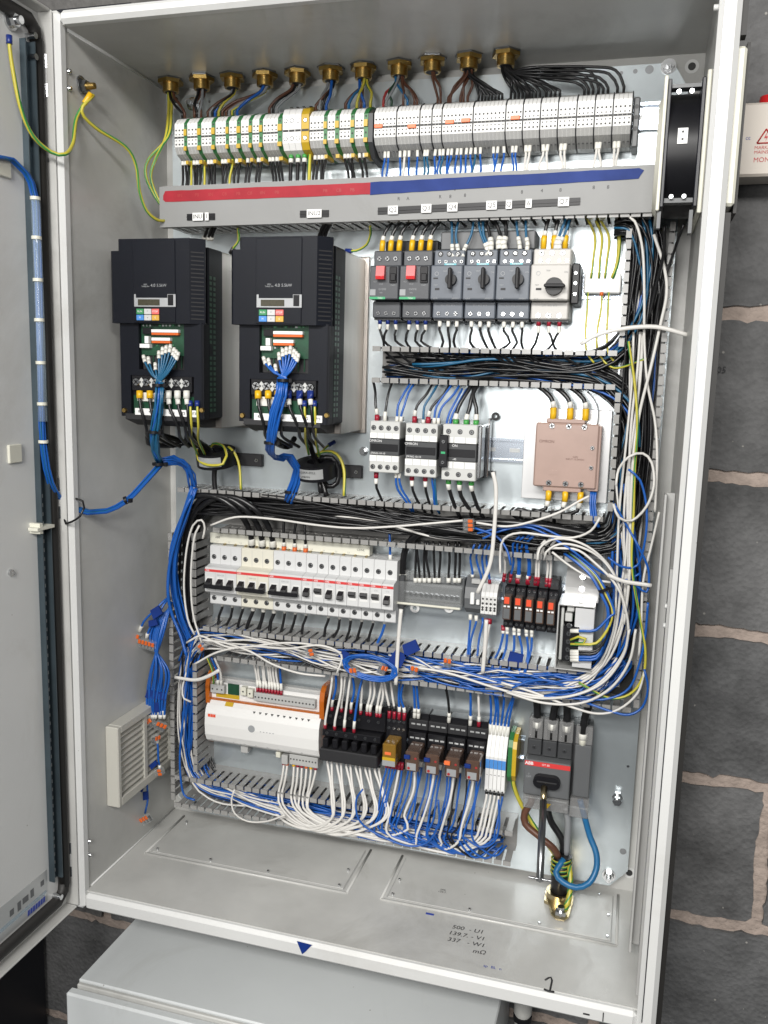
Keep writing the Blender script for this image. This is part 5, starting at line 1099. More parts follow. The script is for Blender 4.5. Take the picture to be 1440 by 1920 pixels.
a = P(965, 1233, -72); single('tape_flag', MB().prism([(a.x-11, a.z-10), (a.x+10, a.z-13), (a.x+13, a.z+6), (a.x-7, a.z+9)], 'y', -74, -71), 'tape_blue', 'square of dark blue tape on the wires below the relays', 'tape', loc=tuple(a))
# ================================================================== power supply in a metal can
ps = thing('power_supply', 'open metal cased power supply right of the five relays', 'power supply', (680, -18, 370))
x0, x1, z0, z1 = R4(1043, 1112, 1135, 1258, -92)
part('case', MB().box(x0, x0+1.6, -92, -30, z0, z1).box(x0+1.7, x1, -92, -30, z0, z0+1.6).box(x0+1.7, x1, -92, -30, z1-1.6, z1).box(x0+1.7, x1, -31.5, -30, z0+1.7, z1-1.7), 'psu_metal', ps)
part('front_cover', MB().box(x0+24, x1, -93.8, -92.1, z0+6, z1-3, 0, .5).box(x1-1.5, x1, -92, -30, z0+6, z1-3), 'white_plate', ps)
part('circuit_board', MB().box(x0+3, x1-4, -44, -42, z0+4, z1-4), 'pcb', ps)
part('components', MB().box(x0+4, x0+8, -80, -44.1, z0+10, z1-8, 0, 1).box(x0+10, x0+20, -86, -44.1, z1-26, z1-14, 0, 1).box(x0+12, x0+22, -84, -44.1, z1-12, z1-4, 0, 1), 'cont_white', ps, kind='stuff')
tb = part('terminal_block', MB().box(x0+9, x0+31, -96, -60, z0+14, z1-30, 0, 1.2), 'black', ps)
for k in range(5): sc = MB(); screw_mb(sc, x0+17, -96, z0+20+k*11.5, 4, d=2); part('terminal_screw', sc, ['steel', 'ink'], tb)
br = thing('metal_bracket', 'bright bent metal bracket above the power supply', 'bracket', (690, -18, 470))
b0 = R4(1056, 1128, 1062, 1130, -60)
part('plate', MB().prism([(-22, b0[3]+4), (-24, b0[3]+4), (-62, b0[2]+22), (-62, b0[2]+2), (-60, b0[2]+2), (-59, b0[2]+20)], 'x', b0[0]+3, b0[1]-3), 'psu_metal', br)
part('back_leaf', MB().box(b0[0]-4, b0[1]+2, -22, -18.3, b0[3]+4.2, b0[3]+34, 0, .6), 'psu_metal', br)
for k in range(3): part('bracket_screw', MB().cyl(((b0[0]+b0[1])/2, -50-k*6, b0[2]+34-k*16), (0, -1, .4), 4, 7, 10), 'steel', br)
G = 'wires at the power supply'
for k, (py, c) in enumerate(((1183, 'blue'), (1200, 'gy'), (1208, 'gy'), (1222, 'black'), (1226, 'black'), (1232, 'blue'), (1237, 'blue'))):
    o = k*2
    pts = [P(1070, py, -98), P(1095, py, -102), P(1118, py-2, -102)]
    if k == 1: pts = [P(1070, py, -98), P(1085, py-6, -102), P(1098, py-2, -104), P(1094, py+6, -102), P(1078, py+6, -100)]
    else: pts += [P(1142-o, py-26, -100), P(1152-o, 1150, -98), P(1142-o, 1120, -96), P(1120-o, 1080, -92), P(1090-o, 1052, -86), P(1070-o, 1038, -78)]
    wire(pts, 2.1, c, '%s wire from the top leaving the power supply, %s' % (ORD[k], 'green and yellow' if c == 'gy' else c), G, start=[('marker', 12, 1.5)] if c != 'gy' else None)
cable_tie(tuple(P(1132, 1105, -97)), 8, (-.5, 0, 1), 'black cable tie round the blue wires above the power supply')
# ================================================================== white controller with orange ends
din_rail('zinc rail behind the bottom row of devices', 96, 615, 214)
pc = thing('controller', 'wide white controller with orange ends and red print', 'controller', (195, -18, 165))
xa, xb = 96, 296
part('base', MB().box(xa+5, xb-4, -34, -24, 163, 270), 'term_grey', pc)
part('cover', MB().prism([(-34, 238), (-50, 238), (-58, 231), (-62, 226), (-65, 218), (-66.5, 200), (-65, 182), (-60, 171), (-54, 166), (-34, 166)], 'x', xa, xb), 'plc', pc)
part('orange_trim', MB().box(xa+2, xb-2, -53, -34.1, 238.1, 240.5), 'plc_orange', pc)
part('upper_deck', MB().box(xa+4, xb-4, -48, -34.1, 240.6, 268), 'plc', pc)
for x0, x1 in ((xa-3, xa+4), (xb-3, xb+5)):
    mb = MB(); n = 20; poly = []
    for i in range(n):
        a_ = 2*math.pi*i/n; poly.append((-36+20*math.cos(a_)*(1 if abs(math.cos(a_)) < .9 else 1), 221+62*math.sin(a_)))
    mb.prism([(-20, 162), (-44, 160), (-54, 168), (-54, 176), (-36, 176), (-36, 232), (-56, 232), (-58, 262), (-54, 276), (-44, 284), (-20, 284)], 'x', x0, x1)
    part('end_plate', mb, 'plc_orange', pc)
def plug(x0, x1, z0, z1, n, y=-58, m='term_grey'):
    p = part('terminal_plug', MB().box(x0, x1, y, -48.1, z0, z1, 0, 1), m, pc)
    for k in range(n): part('plug_screw', MB().cyl((x0+(k+.5)*(x1-x0)/n, y, (z0+z1)/2), (0, -1, 0), 1.5, .3, 8), 'hole', p)
plug(102, 127, 252, 266, 3); plug(180, 286, 248, 262, 18); plug(156, 166, 254, 268, 1, m='cream'); plug(168, 178, 252, 266, 1, m='cream')
part('circuit_board', MB().box(130, 150, -50, -48.1, 250, 268), 'pcb', pc)
part('warning_label', MB().box(108, 150, -48.6, -48.05, 242, 249), 'earth_yellow', pc)
part('yellow_label', MB().prism([(-52.5, 237.5), (-57.8, 232.3), (-57.4, 231.8), (-52, 237)], 'x', 128, 142), 'earth_yellow', pc)
lg = part('logo_plate', MB().box(101, 116, -66.2, -65.2, 212, 219.5), 'plc', pc)
for k in range(3): part('logo_mark', MB().box(102+k*4.7, 106.2+k*4.7, -66.6, -66.25, 213.4, 218.4), 'relay_red', pc)
part('display_dot', MB().cyl((180, -66.4, 203), (0, -1, 0), 6, .3, 18), 'print_grey', pc)
for k in range(5): part('status_mark', MB().box(195+k*5.5, 197.4+k*5.5, -66.9, -66.3, 200, 201), 'print_grey', pc)
for k in range(10): 
    x = 182+k*10.5; part('arrow_mark', MB().add([(x-2.6, -59.6, 230.4), (x+2.6, -59.6, 230.4), (x, -61.8, 227.2)], [(0, 1, 2)]), 'ink', pc)
for k in range(9): text_part('print', random.choice(['A1', 'DI', 'B0', 'C1', 'AO']), 2.2, (106+k*20, -61.2, 172.4), (1, 0, 0), (0, -.5, 1), 'print_grey', pc)
pl = part('lower_plug', MB().box(238, 288, -46, -24, 142, 160, 0, 1), 'term_grey', pc); 
for k in range(9): part('plug_screw', MB().cyl((241+k*5.4, -46, 152), (0, -1, 0), 1.4, .3, 8), 'hole', pl)
part('lower_plug', MB().box(224, 235, -46, -24, 140, 156, 0, 1), 'term_grey', pc); part('lower_plug', MB().box(150, 163, -44, -24, 148, 162, 0, 1), 'term_grey', pc); part('lower_plug', MB().box(214, 222, -46, -24, 150, 160, 0, 1), 'cream', pc)
G = 'wires at the white controller'
for k in range(9):
    x = 184+k*5.2; c = 'white' if k < 8 else 'blue'
    wire([(x, -52, 262), (x, -52, 274), (x-2+J(2), -52, 292), (x-4+J(3), -56, 322)], 2.0, c, '%s wire from the left above the white controller, %s' % (ORD[k], c), G, start=[('f_red', 7, 1.25), ('marker', 12, 1.2)])
for k, (x, c) in enumerate(((106, 'gy'), (114, 'blue'), (120, 'white'))):
    wire([(x, -54, 266), (x, -54, 278), (x-3, -54, 292), (x-10, -58, 312)], 1.9, c, '%s wire into the left plug of the white controller' % {'gy': 'green and yellow', 'blue': 'dark blue', 'white': 'white'}[c], G, start=[('marker', 8, 1.4)] if c != 'gy' else None)
for k in range(8):
    x = (226, 232, 244, 251, 258, 266, 274, 282)[k]; e = (234, 240, 256, 262, 270, 276, 283, 285)[k]
    wire([(x, -40, 142), (x+1, -42, 134), ((x+e)/2, -58, 118), (e, -80, 104), (e+10+J(4), -86, 86), (e+40+k*5, -86, 66+J(4)), (e+95+k*8, -80, 62+J(5)), (e+150, -66, 80)], 2.0, 'white', '%s white wire from the left looping below the white controller' % ORD[k], G, start=[(('f_red', 'f_orange', 'f_yellow', 'f_red')[k % 4], 5, 1.5)])
# ================================================================== black fuse holders
fh = thing('fuse_block', 'black six way fuse holder block right of the white controller', 'fuse holder', (352, -18, 165))
x0, x1 = 304, 399
part('base', MB().box(x0+2, x1+6, -44, -24, 172, 262, 0, 1), 'black', fh)
part('rear_terminals', MB().box(x0+1, x1+4, -56, -44.1, 224, 256, 0, 1.5), 'black', fh)
part('front_bar', MB().box(x0, x1, -84, -44.1, 176, 196, 0, 1.5), 'black_matt', fh)
part('ledge', MB().box(x0, x1+1, -72, -44.1, 212, 223, 0, 1), 'black', fh)
w = (x1-x0)/6
for k in range(6):
    cx = x0+w*(k+.5)
    part('fuse_cap', MB().box(cx-w*.3, cx+w*.3, -80, -44.2, 196.2, 211.6, 0, 1.5), 'black', fh)
    for z, yy in ((218, -72), (240, -56)): sc = MB(); screw_mb(sc, cx, yy, z, 2.8, d=1); part('terminal_screw', sc, ['steel_dark', 'ink'], fh)
    for i in (0, 1): part('terminal_foot', MB().cyl((cx-3.5+i*7, -58, 176), (0, 0, -1), 2.8, 6, 10), 'steel_dark', fh)
G = 'wires at the fuse holder block'
for k in range(6):
    cx = x0+w*(k+.5)
    for i in (0, 1):
        c = 'blue' if (k, i) in ((0, 1), (2, 1), (3, 0)) else 'white'
        zt = 226 if (i == 0 and k < 4) else 250; yy = -74 if zt == 226 else -58
        wire([(cx-2+i*5, yy, zt), (cx-2+i*5, yy, zt+14), (cx+2+i*4+J(3), (yy-56)/2, 288), (cx+6+J(6), -58, 322)], 2.0, c, '%s %s wire above the fuse block, %s of its pair' % (ORD[k], c, ('front', 'rear')[i]), G, start=[('f_red', 6, 1.4)]+([('marker', 12, 1.25)] if c == 'blue' or k > 1 else []))
        e = cx+14+k*2
        wire([(cx-3.5+i*7, -58, 170), (cx-2+i*7, -60, 160), ((cx+e)/2+i*3, -70, 135), (e+i*4, -82, 106), (e+2-k*4, -88, 84), (e-30-k*10, -86, 60+J(5)), (e-80-k*12, -80, 66+J(6)), (e-120-k*8, -66, 84)], 2.1, 'white', '%s white wire below the fuse block, %s of its pair' % (ORD[k], ('left', 'right')[i]), G, start=[(('f_red', 'f_orange', 'f_black', 'f_red', 'f_yellow', 'f_black')[k], 3, 1.3)])
# ================================================================== yellow relay
yr = thing('plug_in_relay', 'amber cased relay with orange flag on a narrow black socket', 'relay', (420, -18, 170))
part('socket', MB().box(404, 437, -56, -24, 168, 262, 0, 1.2), 'black', yr)
part('case', MB().box(409, 430, -92, -56.1, 187, 223, 0, 1.5), 'relay_yellow', yr)
part('flag', MB().box(413, 423, -93.5, -91.9, 206, 210.5, 0, .4), 'orange', yr); part('label', MB().box(409.5, 429.5, -92.5, -92.02, 188, 200), 'print_grey', yr); part('stripe', MB().box(409.5, 429.5, -92.8, -92.52, 197, 202), 'earth_yellow', yr)
part('coil', MB().cyl((419.5, -90, 214), (0, 1, 0), 5, 20, 12), 'brass', yr)
for k in range(4):
    for z in (246, 234): sc = MB(); screw_mb(sc, 408.5+k*8, -56, z, 2.6, d=1); part('terminal_screw', sc, ['steel', 'ink'], yr)
G = 'wires at the amber relay'
for k in range(4):
    x = 408.5+k*8; c = 'white' if k < 2 else 'blue'
    wire([(x, -56, 250), (x, -56, 266), (x-4+J(3), -56, 288), (x-14+J(6) if k < 2 else x, -58, 322)], 2.0, c, '%s wire from the left above the amber relay, %s' % (ORD[k], c), G, start=[('f_red', 12, 1.5), ('f_black' if k < 2 else 'marker', 8, 1.4)])
for k in range(6):
    x = 408+k*5; c = 'white' if k == 4 else 'blue'
    wire([(x, -60, 182), (x, -62, 168), (x+J(4)-3, -70, 140), (x-6+J(4), -82, 106), (x-14+k*3, -88, 78+J(8)), (x+40+k*14, -82, 62+J(6)), (x+90, -66, 78)], 1.6 if c == 'blue' else 2.1, c, '%s wire from the left below the amber relay, %s' % (ORD[k], c), G, start=[('f_red', 12, 1.5)])
# ================================================================== four relays on black sockets
for k in range(4):
    x0 = 441+k*30.6; x1 = x0+30
    t = thing('plug_in_relay', '%s clear smoked relay from the left, with %s tab, on black sockets' % (ORD[k], 'orange' if k == 2 else 'blue'), 'relay', ((x0+x1)/2, -18, 190), 'smoked relays on black sockets')
    part('socket', MB().box(x0, x1, -50, -24, 186, 262, 0, 1.2).box(x0+1, x1-1, -64, -50.1, 214, 236, 0, 1), 'black', t)
    part('socket_head', MB().box(x0, x1, -58, -50.2, 238, 254, 0, 1), 'black_matt', t)
    part('case', MB().box(x0+7, x1-2, -104, -64.1, 190, 222, 0, 2), 'relay_clear', t)
    part('tab', MB().box(x0+6, x0+15, -108, -103.9, 211, 217, 0, .6), 'orange' if k == 2 else 'tape_blue', t)
    part('label', MB().box(x0+10, x1-6, -104.5, -104.05, 193, 204), 'print_grey', t)
    part('mark', MB().cyl((x0+13, -104.6, 196), (0, -1, 0), 2.2, .3, 12), 'w_red', t); part('mark', MB().cyl((x1-7, -104.1, 212), (0, -1, 0), 1.8, .3, 12), 'w_red', t)
    for i in range(3):
        for z, yy in ((246, -58), (226, -64)): part('terminal_slot', MB().box(x0+4+i*8.5, x0+10+i*8.5, yy-.5, yy+.1, z, z+2.4), 'label_silver', t)
G = 'wires at the smoked relays'
for k, (x, c, st) in enumerate(((449, 'blue', 'marker'), (455, 'blue', 'marker'), (503, 'black', 'marker'), (536, 'blue', 'marker'), (549, 'white', 'f_red'))):
    wire([(x, -56, 256), (x, -56, 272), (x-3+J(3), -58, 298), (x-6+J(4), -60, 325)], 2.0, c, '%s wire from the left above the smoked relays, %s' % (ORD[k], c), G, start=[(st, 8, 1.5), ('marker', 7, 1.4)])
for k in range(4):
    bx_ = 441+k*30.6
    for i in range(5):
        x = bx_+3+i*5; c = 'white' if i == 2 else ('black' if (k, i) in ((2, 3), (3, 0)) else 'blue')
        wire([(x, -58, 187), (x, -62, 172), (x-2+J(3), -70, 142), (x-8+J(4), -82, 106), (x-10+J(10), -87, 82+J(6)), (x-(30 if c == 'white' else -20)+J(20), -84, 62+J(7)), (x-(80 if c == 'white' else -46), -68, 78)], 2.1 if c == 'white' else 1.6, c, '%s wire below the %s smoked relay, %s' % (ORD[i], ORD[k], c), G, start=[('f_red' if c == 'white' else 'marker', 8, 1.5)])
# ================================================================== blue banded terminals and the earth terminal
for k in range(5):
    x = 564+k*6.1
    t = thing('terminal_block', '%s white terminal from the left with blue band' % ORD[k], 'terminal block', (x+3, -18, 160), 'white terminals with blue bands')
    part('body', MB().prism([(-24, 158), (-24, 262), (-48, 262), (-52, 244), (-64, 226), (-68, 216), (-68, 162), (-64, 158)], 'x', x+.15, x+5.95), 'term', t)
    part('blue_band', MB().box(x+.3, x+5.8, -69.2, -68.05, 198, 212), 'key_blue', t)
    part('marker_card', MB().box(x+.7, x+5.4, -69, -68.05, 166, 196), 'term_white', t)
    part('clamp_hole', MB().cyl((x+3, -68.05, 162), (0, -1, 0), 1.6, .3, 8), 'hole', t)
    text_part('print', str(k+1), 3.4, (x+3, -69.3, 188), (0, 0, 1), (-1, 0, 0), 'ink', t)
G = 'wires at the blue banded terminals'
for k in range(6):
    x = 566+k*5.4
    wire([(x, -50, 244), (x, -50, 262), (x+J(2)+(1 if k < 4 else 3), -54, 290), (x+J(4)+(0 if k < 4 else 14), -62, 325)], 1.9, 'blue', '%s blue wire from the left above the blue banded terminals' % ORD[k], G, start=[('marker', 16, 1.4)])
for k in range(5):
    x = 567+k*6; c = 'white' if k < 4 else 'blue'; 
    wire([(x, -60, 159), (x, -62, 148), (x-3, -70, 126), (x-6, -80, 104), (x-14, -84, 86), (x-50-k*6, -82, 64+J(5)), (x-110-k*8, -70, 74)], 2.0 if c == 'white' else 1.6, c, '%s wire from the left below the blue banded terminals, %s' % (ORD[k], c), G, start=[('f_black', 6, 1.4)])
et = thing('earth_terminal', 'green and yellow earth terminal right of the blue banded terminals', 'terminal block', (604, -18, 180))
part('body', MB().prism([(-24, 180), (-24, 252), (-50, 252), (-66, 246), (-70, 236), (-70, 190), (-60, 178)], 'x', 597, 603.4), 'earth_green', et)
part('yellow_half', MB().prism([(-24, 182), (-24, 250), (-50, 250), (-66, 244), (-70.4, 234), (-70.4, 192), (-60, 180)], 'x', 603.5, 609.5), 'earth_yellow', et)
for z in (230, 206): part('clamp_screw', MB().cyl((600, -70.1, z), (0, -1, 0), 2.6, .8, 12), 'earth_green', et)
# ================================================================== main switch
sw = thing('switch_disconnector', 'dark grey main switch with black handle and red stripe at lower right', 'switch', (665, -18, 145))
part('rear_body', MB().box(624, 716, -52, -18.4, 150, 276, 0, 1.5), 'dark_grey', sw)
fp = part('front_plate', MB().box(623, 689.5, -80, -52.1, 172, 226, 0, 1.5), 'mid_grey', sw)
part('red_stripe', MB().box(623.6, 689, -80.7, -80.05, 217.5, 224.5), 'mcb_red', sw)
text_part('brand', 'ABB', 4.8, (630, -80.9, 221), (1, 0, 0), (0, 0, 1), 'print_white', fp, bold=.03); text_part('print', 'OT 80', 3, (654, -80.9, 221), (1, 0, 0), (0, 0, 1), 'print_white', fp)
text_part('print', '0\nOFF', 3, (630, -80.3, 202), (1, 0, 0), (0, 0, 1), 'print_grey', fp)
mb = MB(); poly = []
for cx, s0 in ((673-6, -90), (641+6, 90)):
    for i in range(9): a_ = math.radians(s0+i*22.5); poly.append((cx+9.5*math.cos(a_), 198+9.5*math.sin(a_)))
part('handle', mb.prism(poly, 'y', -90, -80.1), 'black', sw); part('handle_ridge', MB().box(643, 672, -92, -90.05, 198, 200.5, 0, .6), 'black_matt', sw)
for k in range(3):
    x = 624.5+k*22; part('pole_cover', MB().box(x, x+20.6, -66, -52.1, 228, 252, 0, 1.2), 'dark_grey', sw); part('clear_shroud', MB().box(x, x+20.6, -64, -52.1, 252.4, 284, 0, 1), 'clear_grey', sw)
    sc = MB(); screw_mb(sc, x+10, -66, 240, 3, d=.6); part('pole_screw', sc, ['steel_dark', 'ink'], sw)
part('fourth_pole', MB().box(693, 717, -64, -52.1, 172, 252, 0, 1.2), 'mid_grey', sw); part('clear_shroud', MB().box(693, 717, -62, -52.1, 252.4, 280, 0, 1), 'clear_grey', sw)
part('clear_shroud', MB().box(623, 689.5, -72, -52.1, 146, 171.6, 0, 1), 'clear_grey', sw); part('clear_shroud', MB().box(691, 718, -70, -52.1, 142, 171.6, 0, 1), 'clear_grey', sw)
part('shroud_rib', MB().box(626, 687, -73.2, -72.05, 163, 165).box(694, 716, -71.2, -70.05, 157, 159), 'clear', sw, kind='stuff')
part('warning_mark', MB().prism([(657, 158), (664, 158), (659, 150)], 'y', -73, -72.1), 'earth_yellow', sw)
G = 'thick cables at the main switch'
for k, (x, ex) in enumerate(((636, 630), (658, 668), (679, 676), (703, 716))):
    wire([(x, -58, 254 if k < 3 else 250), (x, -58, 274), (x+(ex-x)*.2, -58, 300), (ex, -56, 330), (ex+10, -50, 352)], 5.6, 'black', '%s thick black cable into the top of the main switch' % ORD[k], G, start=[('f_black', 14, 1.2), ('marker', 9, 1.2)] if k < 3 else [('cream', 9, 1.05), ('marker', 9, 1.2)], n=10)
# shaft of the door handle
sh = thing('handle_shaft', 'square steel shaft with cross pin sticking out of the main switch', 'shaft', (654, -90, 192))
e = P(1012, 1652, -205); s0 = Vector((654, -90, 193))
part('shaft', MB().tube([s0, s0+(e-s0)*.16], 4.4, 4), 'brass_pale', sh); part('shaft_sleeve', MB().tube([s0+(e-s0)*.16, e], 5, 4), 'steel_dark', sh)
part('cross_pin', MB().cyl(e+Vector((-15, 0, 3)), (1, .1, -.06), 2, 30, 8), 'steel', sh)
# ================================================================== incoming cable
g = thing('cable_gland', 'brass gland with earth tag in the cabinet floor under the main switch', 'cable gland', (684, -66, 0))
part('lock_nut', MB().cyl((684, -66, 2.3), (0, 0, 1), 24, 5, 6, smooth=False).ring((684, -66, 7.3), (0, 0, 1), 14, 19, 12, 22), 'brass_pale', g)
part('earth_tag', MB().prism([(662, -58), (668, -78), (676, -112), (684, -122), (696, -122), (702, -112), (704, -80), (704, -56), (684, -46)], 'z', 7.4, 9.4), 'brass_pale', g)
part('tag_bolt', MB().cyl((690, -112, 9.4), (0, 0, 1), 8.5, 8, 6, smooth=False).cyl((690, -112, 17.4), (0, 0, 1), 5, 6, 12), 'steel', g)
ic = thing('supply_cable', 'thick black incoming cable with striped tape rising from floor gland', 'cable', (684, -66, 0))
part('sheath', MB().tube([(684, -66, 0), (684, -66, 40), (686, -64, 76)], 13.5, 16), 'w_black', ic)
for k in range(4): part('tape_turn', MB().tube([(684+14.4*math.cos(a_), -66+14.4*math.sin(a_), 46+k*7+a_*1.0) for a_ in [i*.52 for i in range(13)]], 1.6, 5, 0, 1), ['w_yellow', 'w_green'], ic)
part('tape_tail', MB().tube(spline([(696, -74, 66), (700, -84, 50), (700, -94, 30), (696, -104, 16), (691, -112, 12)]), 4.4, 9, 0, 1, .9), ['w_yellow', 'w_green'], ic)
G = 'cores of the incoming cable'
wire([(680, -70, 74), (672, -74, 90), (650, -72, 104), (628, -68, 118), (626, -64, 134), (634, -62, 150), (635, -60, 160)], 5.2, 'brown', 'thick brown core rising to the left of the main switch', G, n=10)
wire([(688, -74, 76), P(1042, 1636, -88), P(1056, 1654, -96), P(1080, 1664, -98), P(1104, 1656, -92), P(1118, 1630, -82), P(1118, 1600, -74), P(1106, 1568, -66), P(1097, 1535, -62), (705, -60, 166)], 4.5, 'lightblue', 'thick blue core looping right up to the main switch', G, n=10)
wire([(686, -58, 74), (682, -54, 96), (664, -50, 120), (656, -52, 150)], 5, 'black', 'thick black core behind the brown one below the main switch', G, n=10)
wire([(690, -58, 74), (690, -56, 100), (689, -56, 130), (684, -56, 150)], 5, 'grey', 'thick grey core straight below the main switch', G, n=10)
wire([(676, -62, 72), (660, -58, 88), (636, -50, 112), (614, -48, 146), (605, -50, 170), (603, -52, 182)], 3.6, 'gy', 'thick green and yellow core curving to the earth terminal', G, n=8)
# ================================================================== filter fan at the top right
fn = thing('filter_fan', 'black filter fan with cream plates on the right cabinet wall', 'fan', (775, -130, 975))
part('inner_guard', MB().box(749.5, 753.5, -206, -58, 974, 1121, 0, 1), 'fan_white', fn)
part('guard_dome', MB().cyl((749.4, -132, 1048), (-1, 0, 0), 68, 4, 32, 0, 62), 'fan_white', fn)
part('inner_frame', MB().box(753.6, 758, -203, -61, 978, 1118, 0, 1), 'dark_obj', fn)
part('fan_barrel', MB().cyl((758.1, -132, 1048), (1, 0, 0), 70, 32, 40), 'black', fn)
part('outer_frame', MB().box(790.2, 795, -203, -61, 978, 1118, 0, 1), 'dark_obj', fn)
part('wall_flange', MB().box(795.1, 799.8, -208, -56, 970, 1124, 0, 1), 'fan_white', fn)
part('stay', MB().box(758.2, 790, -196, -180, 984, 989), 'mid_grey', fn); part('stay', MB().box(758.2, 790, -198, -182, 1109, 1113), 'mid_grey', fn)
part('support_leg', MB().box(752, 756, -200, -190, 955, 973.8), 'mid_grey', fn); part('support_leg', MB().box(787, 791, -206, -190, 948, 973.8), 'mid_grey', fn)
lb2 = part('rating_label', MB().box(768, 779, -203.4, -202.2, 1047, 1064), 'term_white', fn)
part('label_mark', MB().cyl((773.5, -203.4, 1060), (0, -1, 0), 1.3, .3, 8).cyl((773.5, -203.4, 1052), (0, -1, 0), 1.3, .3, 8), 'ink', lb2, kind='stuff')
for z in (1104, 990):
    for x in (766, 780): part('frame_screw', MB().cyl((x, -198, z), (0, -1, 0), 2.6, 3, 10), 'steel', fn)
fo = thing('filter_cover', 'flat cream filter cover on the outside of the right cabinet wall', 'cover', (815, -160, 970))
part('cover', MB().box(803.2, 830.5, -256, -75, 968, 1130, 0, 3), 'fan_white', fo); part('cover_black_strip', MB().box(830.6, 834, -246, -90, 962, 1136), 'gasket_and_strip', fo)  # plain black strip on the outer side of the cover
wire([(762, -120, 972), (764, -110, 940), (758, -92, 900), (752, -84, 860)], 2.2, 'black', 'black lead hanging from the fan into the right duct', 'leads of the fan')
wire([(785, -120, 972), (776, -100, 940), (764, -90, 890), (760, -84, 840)], 2.0, 'black', 'second black lead hanging from the fan beside its support leg', 'leads of the fan')
# ================================================================== louvred vent at the left wall
vn = thing('vent_grille', 'pale grey louvred vent box on the left cabinet wall', 'vent', (10, -120, 105))
y0, y1, z0, z1 = -204, -40, 106, 236
part('frame', MB().box(0, 22, y0, y0+9, z0, z1, 0, 1.5).box(0, 22, y1-9, y1, z0, z1, 0, 1.5).box(0, 22, y0+9.1, y1-9.1, z0, z0+14, 0, 1).box(0, 22, y0+9.1, y1-9.1, z1-12, z1, 0, 1).box(0, 20, -126, -118, z0+14, z1-12), 'vent_plastic', vn)
part('backing', MB().box(1, 3, y0+9.2, y1-9.2, z0+14, z1-12), 'ink', vn)
for k in range(10):
    z = z0+18+k*10
    for a_, b_ in ((y0+10, -126.2), (-117.8, y1-10)):
        part('louvre', MB().add([(6, a_, z+7), (18, a_, z), (18, b_, z), (6, b_, z+7), (6, a_, z+9), (18, a_, z+2.4), (18, b_, z+2.4), (6, b_, z+9)], [(0, 1, 2, 3), (7, 6, 5, 4), (1, 5, 6, 2), (0, 3, 7, 4), (0, 4, 5, 1), (3, 2, 6, 7)]), 'vent_plastic', vn)
# ================================================================== lever connectors
def lever(c, label, n=3, rot=(0, 0, 0), group='clear lever connectors with orange levers'):
    t = thing('lever_connector', label, 'connector', c, group); t.rotation_euler = rot
    x, y, z = c; w = 6*n
    part('body', MB().box(x-w/2, x+w/2, y-5, y+5, z-9, z+7, 0, 1.5), 'clear', t)
    for k in range(n): part('lever', MB().box(x-w/2+.6+k*6, x-w/2+5.4+k*6, y-7, y-5.1, z-1, z+6, 0, .8), 'f_orange', t); part('spring', MB().box(x-w/2+1.4+k*6, x-w/2+4.6+k*6, y-3, y+3, z-7, z+2), 'steel', t)
    return t
def flag(c, w, h, label, rot=0):
    x, y, z = c; ca, sa = math.cos(rot), math.sin(rot)
    q = [(-w/2, -h/2), (w/2, -h/2*.7), (w/2*.9, h/2), (-w/2*.8, h/2*.8)]
    return single('tape_flag', MB().prism([(x+a*ca-b*sa, z+a*sa+b*ca) for a, b in q], 'y', y-1.4, y+1.4), 'tape_blue', label, 'tape', loc=tuple(c))
# ---- blue wires hanging in front of the left wall
G = 'blue wires hanging at the left wall'
Y = -104
for k in range(14):
    j = k*2.4
    wire([P(322-k*.6, 1128+k*2, -86), P(316-k*1.2, 1150, -92), P(303-k*1.7+J(2), 1200, Y+J(4)), P(284+k*2.2+J(4), 1258, Y-(k % 3)*5+J(3)), P(276+k*2.6+J(2), 1308, Y-(k % 2)*4), P(277+k*2.4+J(2), 1340+(k*7 % 14), Y)], 1.8, 'blue', '%s blue wire in the bunch hanging at the left wall' % ORD[k], G, end=[('marker', 7, 1.4)])
wire([P(318, 1118, -84), P(306, 1128, -92), P(292, 1142, -100), P(270, 1165, Y), P(262, 1184, Y)], 1.8, 'blue', 'upper left blue wire ending in a lever connector', G, end=[('marker', 10, 1.8)])
wire([P(318, 1120, -84), P(308, 1132, -92), P(298, 1150, -100), P(280, 1180, Y), P(275, 1196, Y)], 1.8, 'blue', 'upper right blue wire ending in a lever connector', G, end=[('marker', 8, 1.8)])
wire([P(275, 1310, Y), P(276, 1350, Y), P(275, 1400, Y), P(274, 1440, Y), P(276, 1475, Y), P(277, 1500, Y), P(272, 1525, Y)], 1.7, 'blue', 'longest blue wire hanging lowest at the left wall', G)
wire([P(294, 1385, Y), P(296, 1400, Y), P(297, 1425, Y), P(300, 1440, Y)], 1.7, 'blue', 'short blue wire between two connectors at the left wall', G, start=[('marker', 7, 1.6)], end=[('marker', 5, 1.6)])
for q_, w_, h_, r_, l_ in (((293, 1148), 20, 17, .5, 'large blue tape flag above the two hanging connectors'), ((287, 1168), 17, 11, .2, 'lower blue tape flag above the two hanging connectors'), ((292, 1303), 38, 15, -.06, 'wide blue tape band round the hanging bunch'), ((294, 1326), 9, 19, 0, 'blue tape strip below the wide tape band'), ((288, 1434), 17, 9, .7, 'blue tape flag near the lowest connectors'), ((264, 1480), 9, 7, -.5, 'small dark blue tape scrap on the longest wire'), ((273, 1492), 10, 16, .1, 'blue tape flag on the longest hanging wire')):
    flag(tuple(P(q_[0], q_[1], Y-4)), w_, h_, l_, r_)
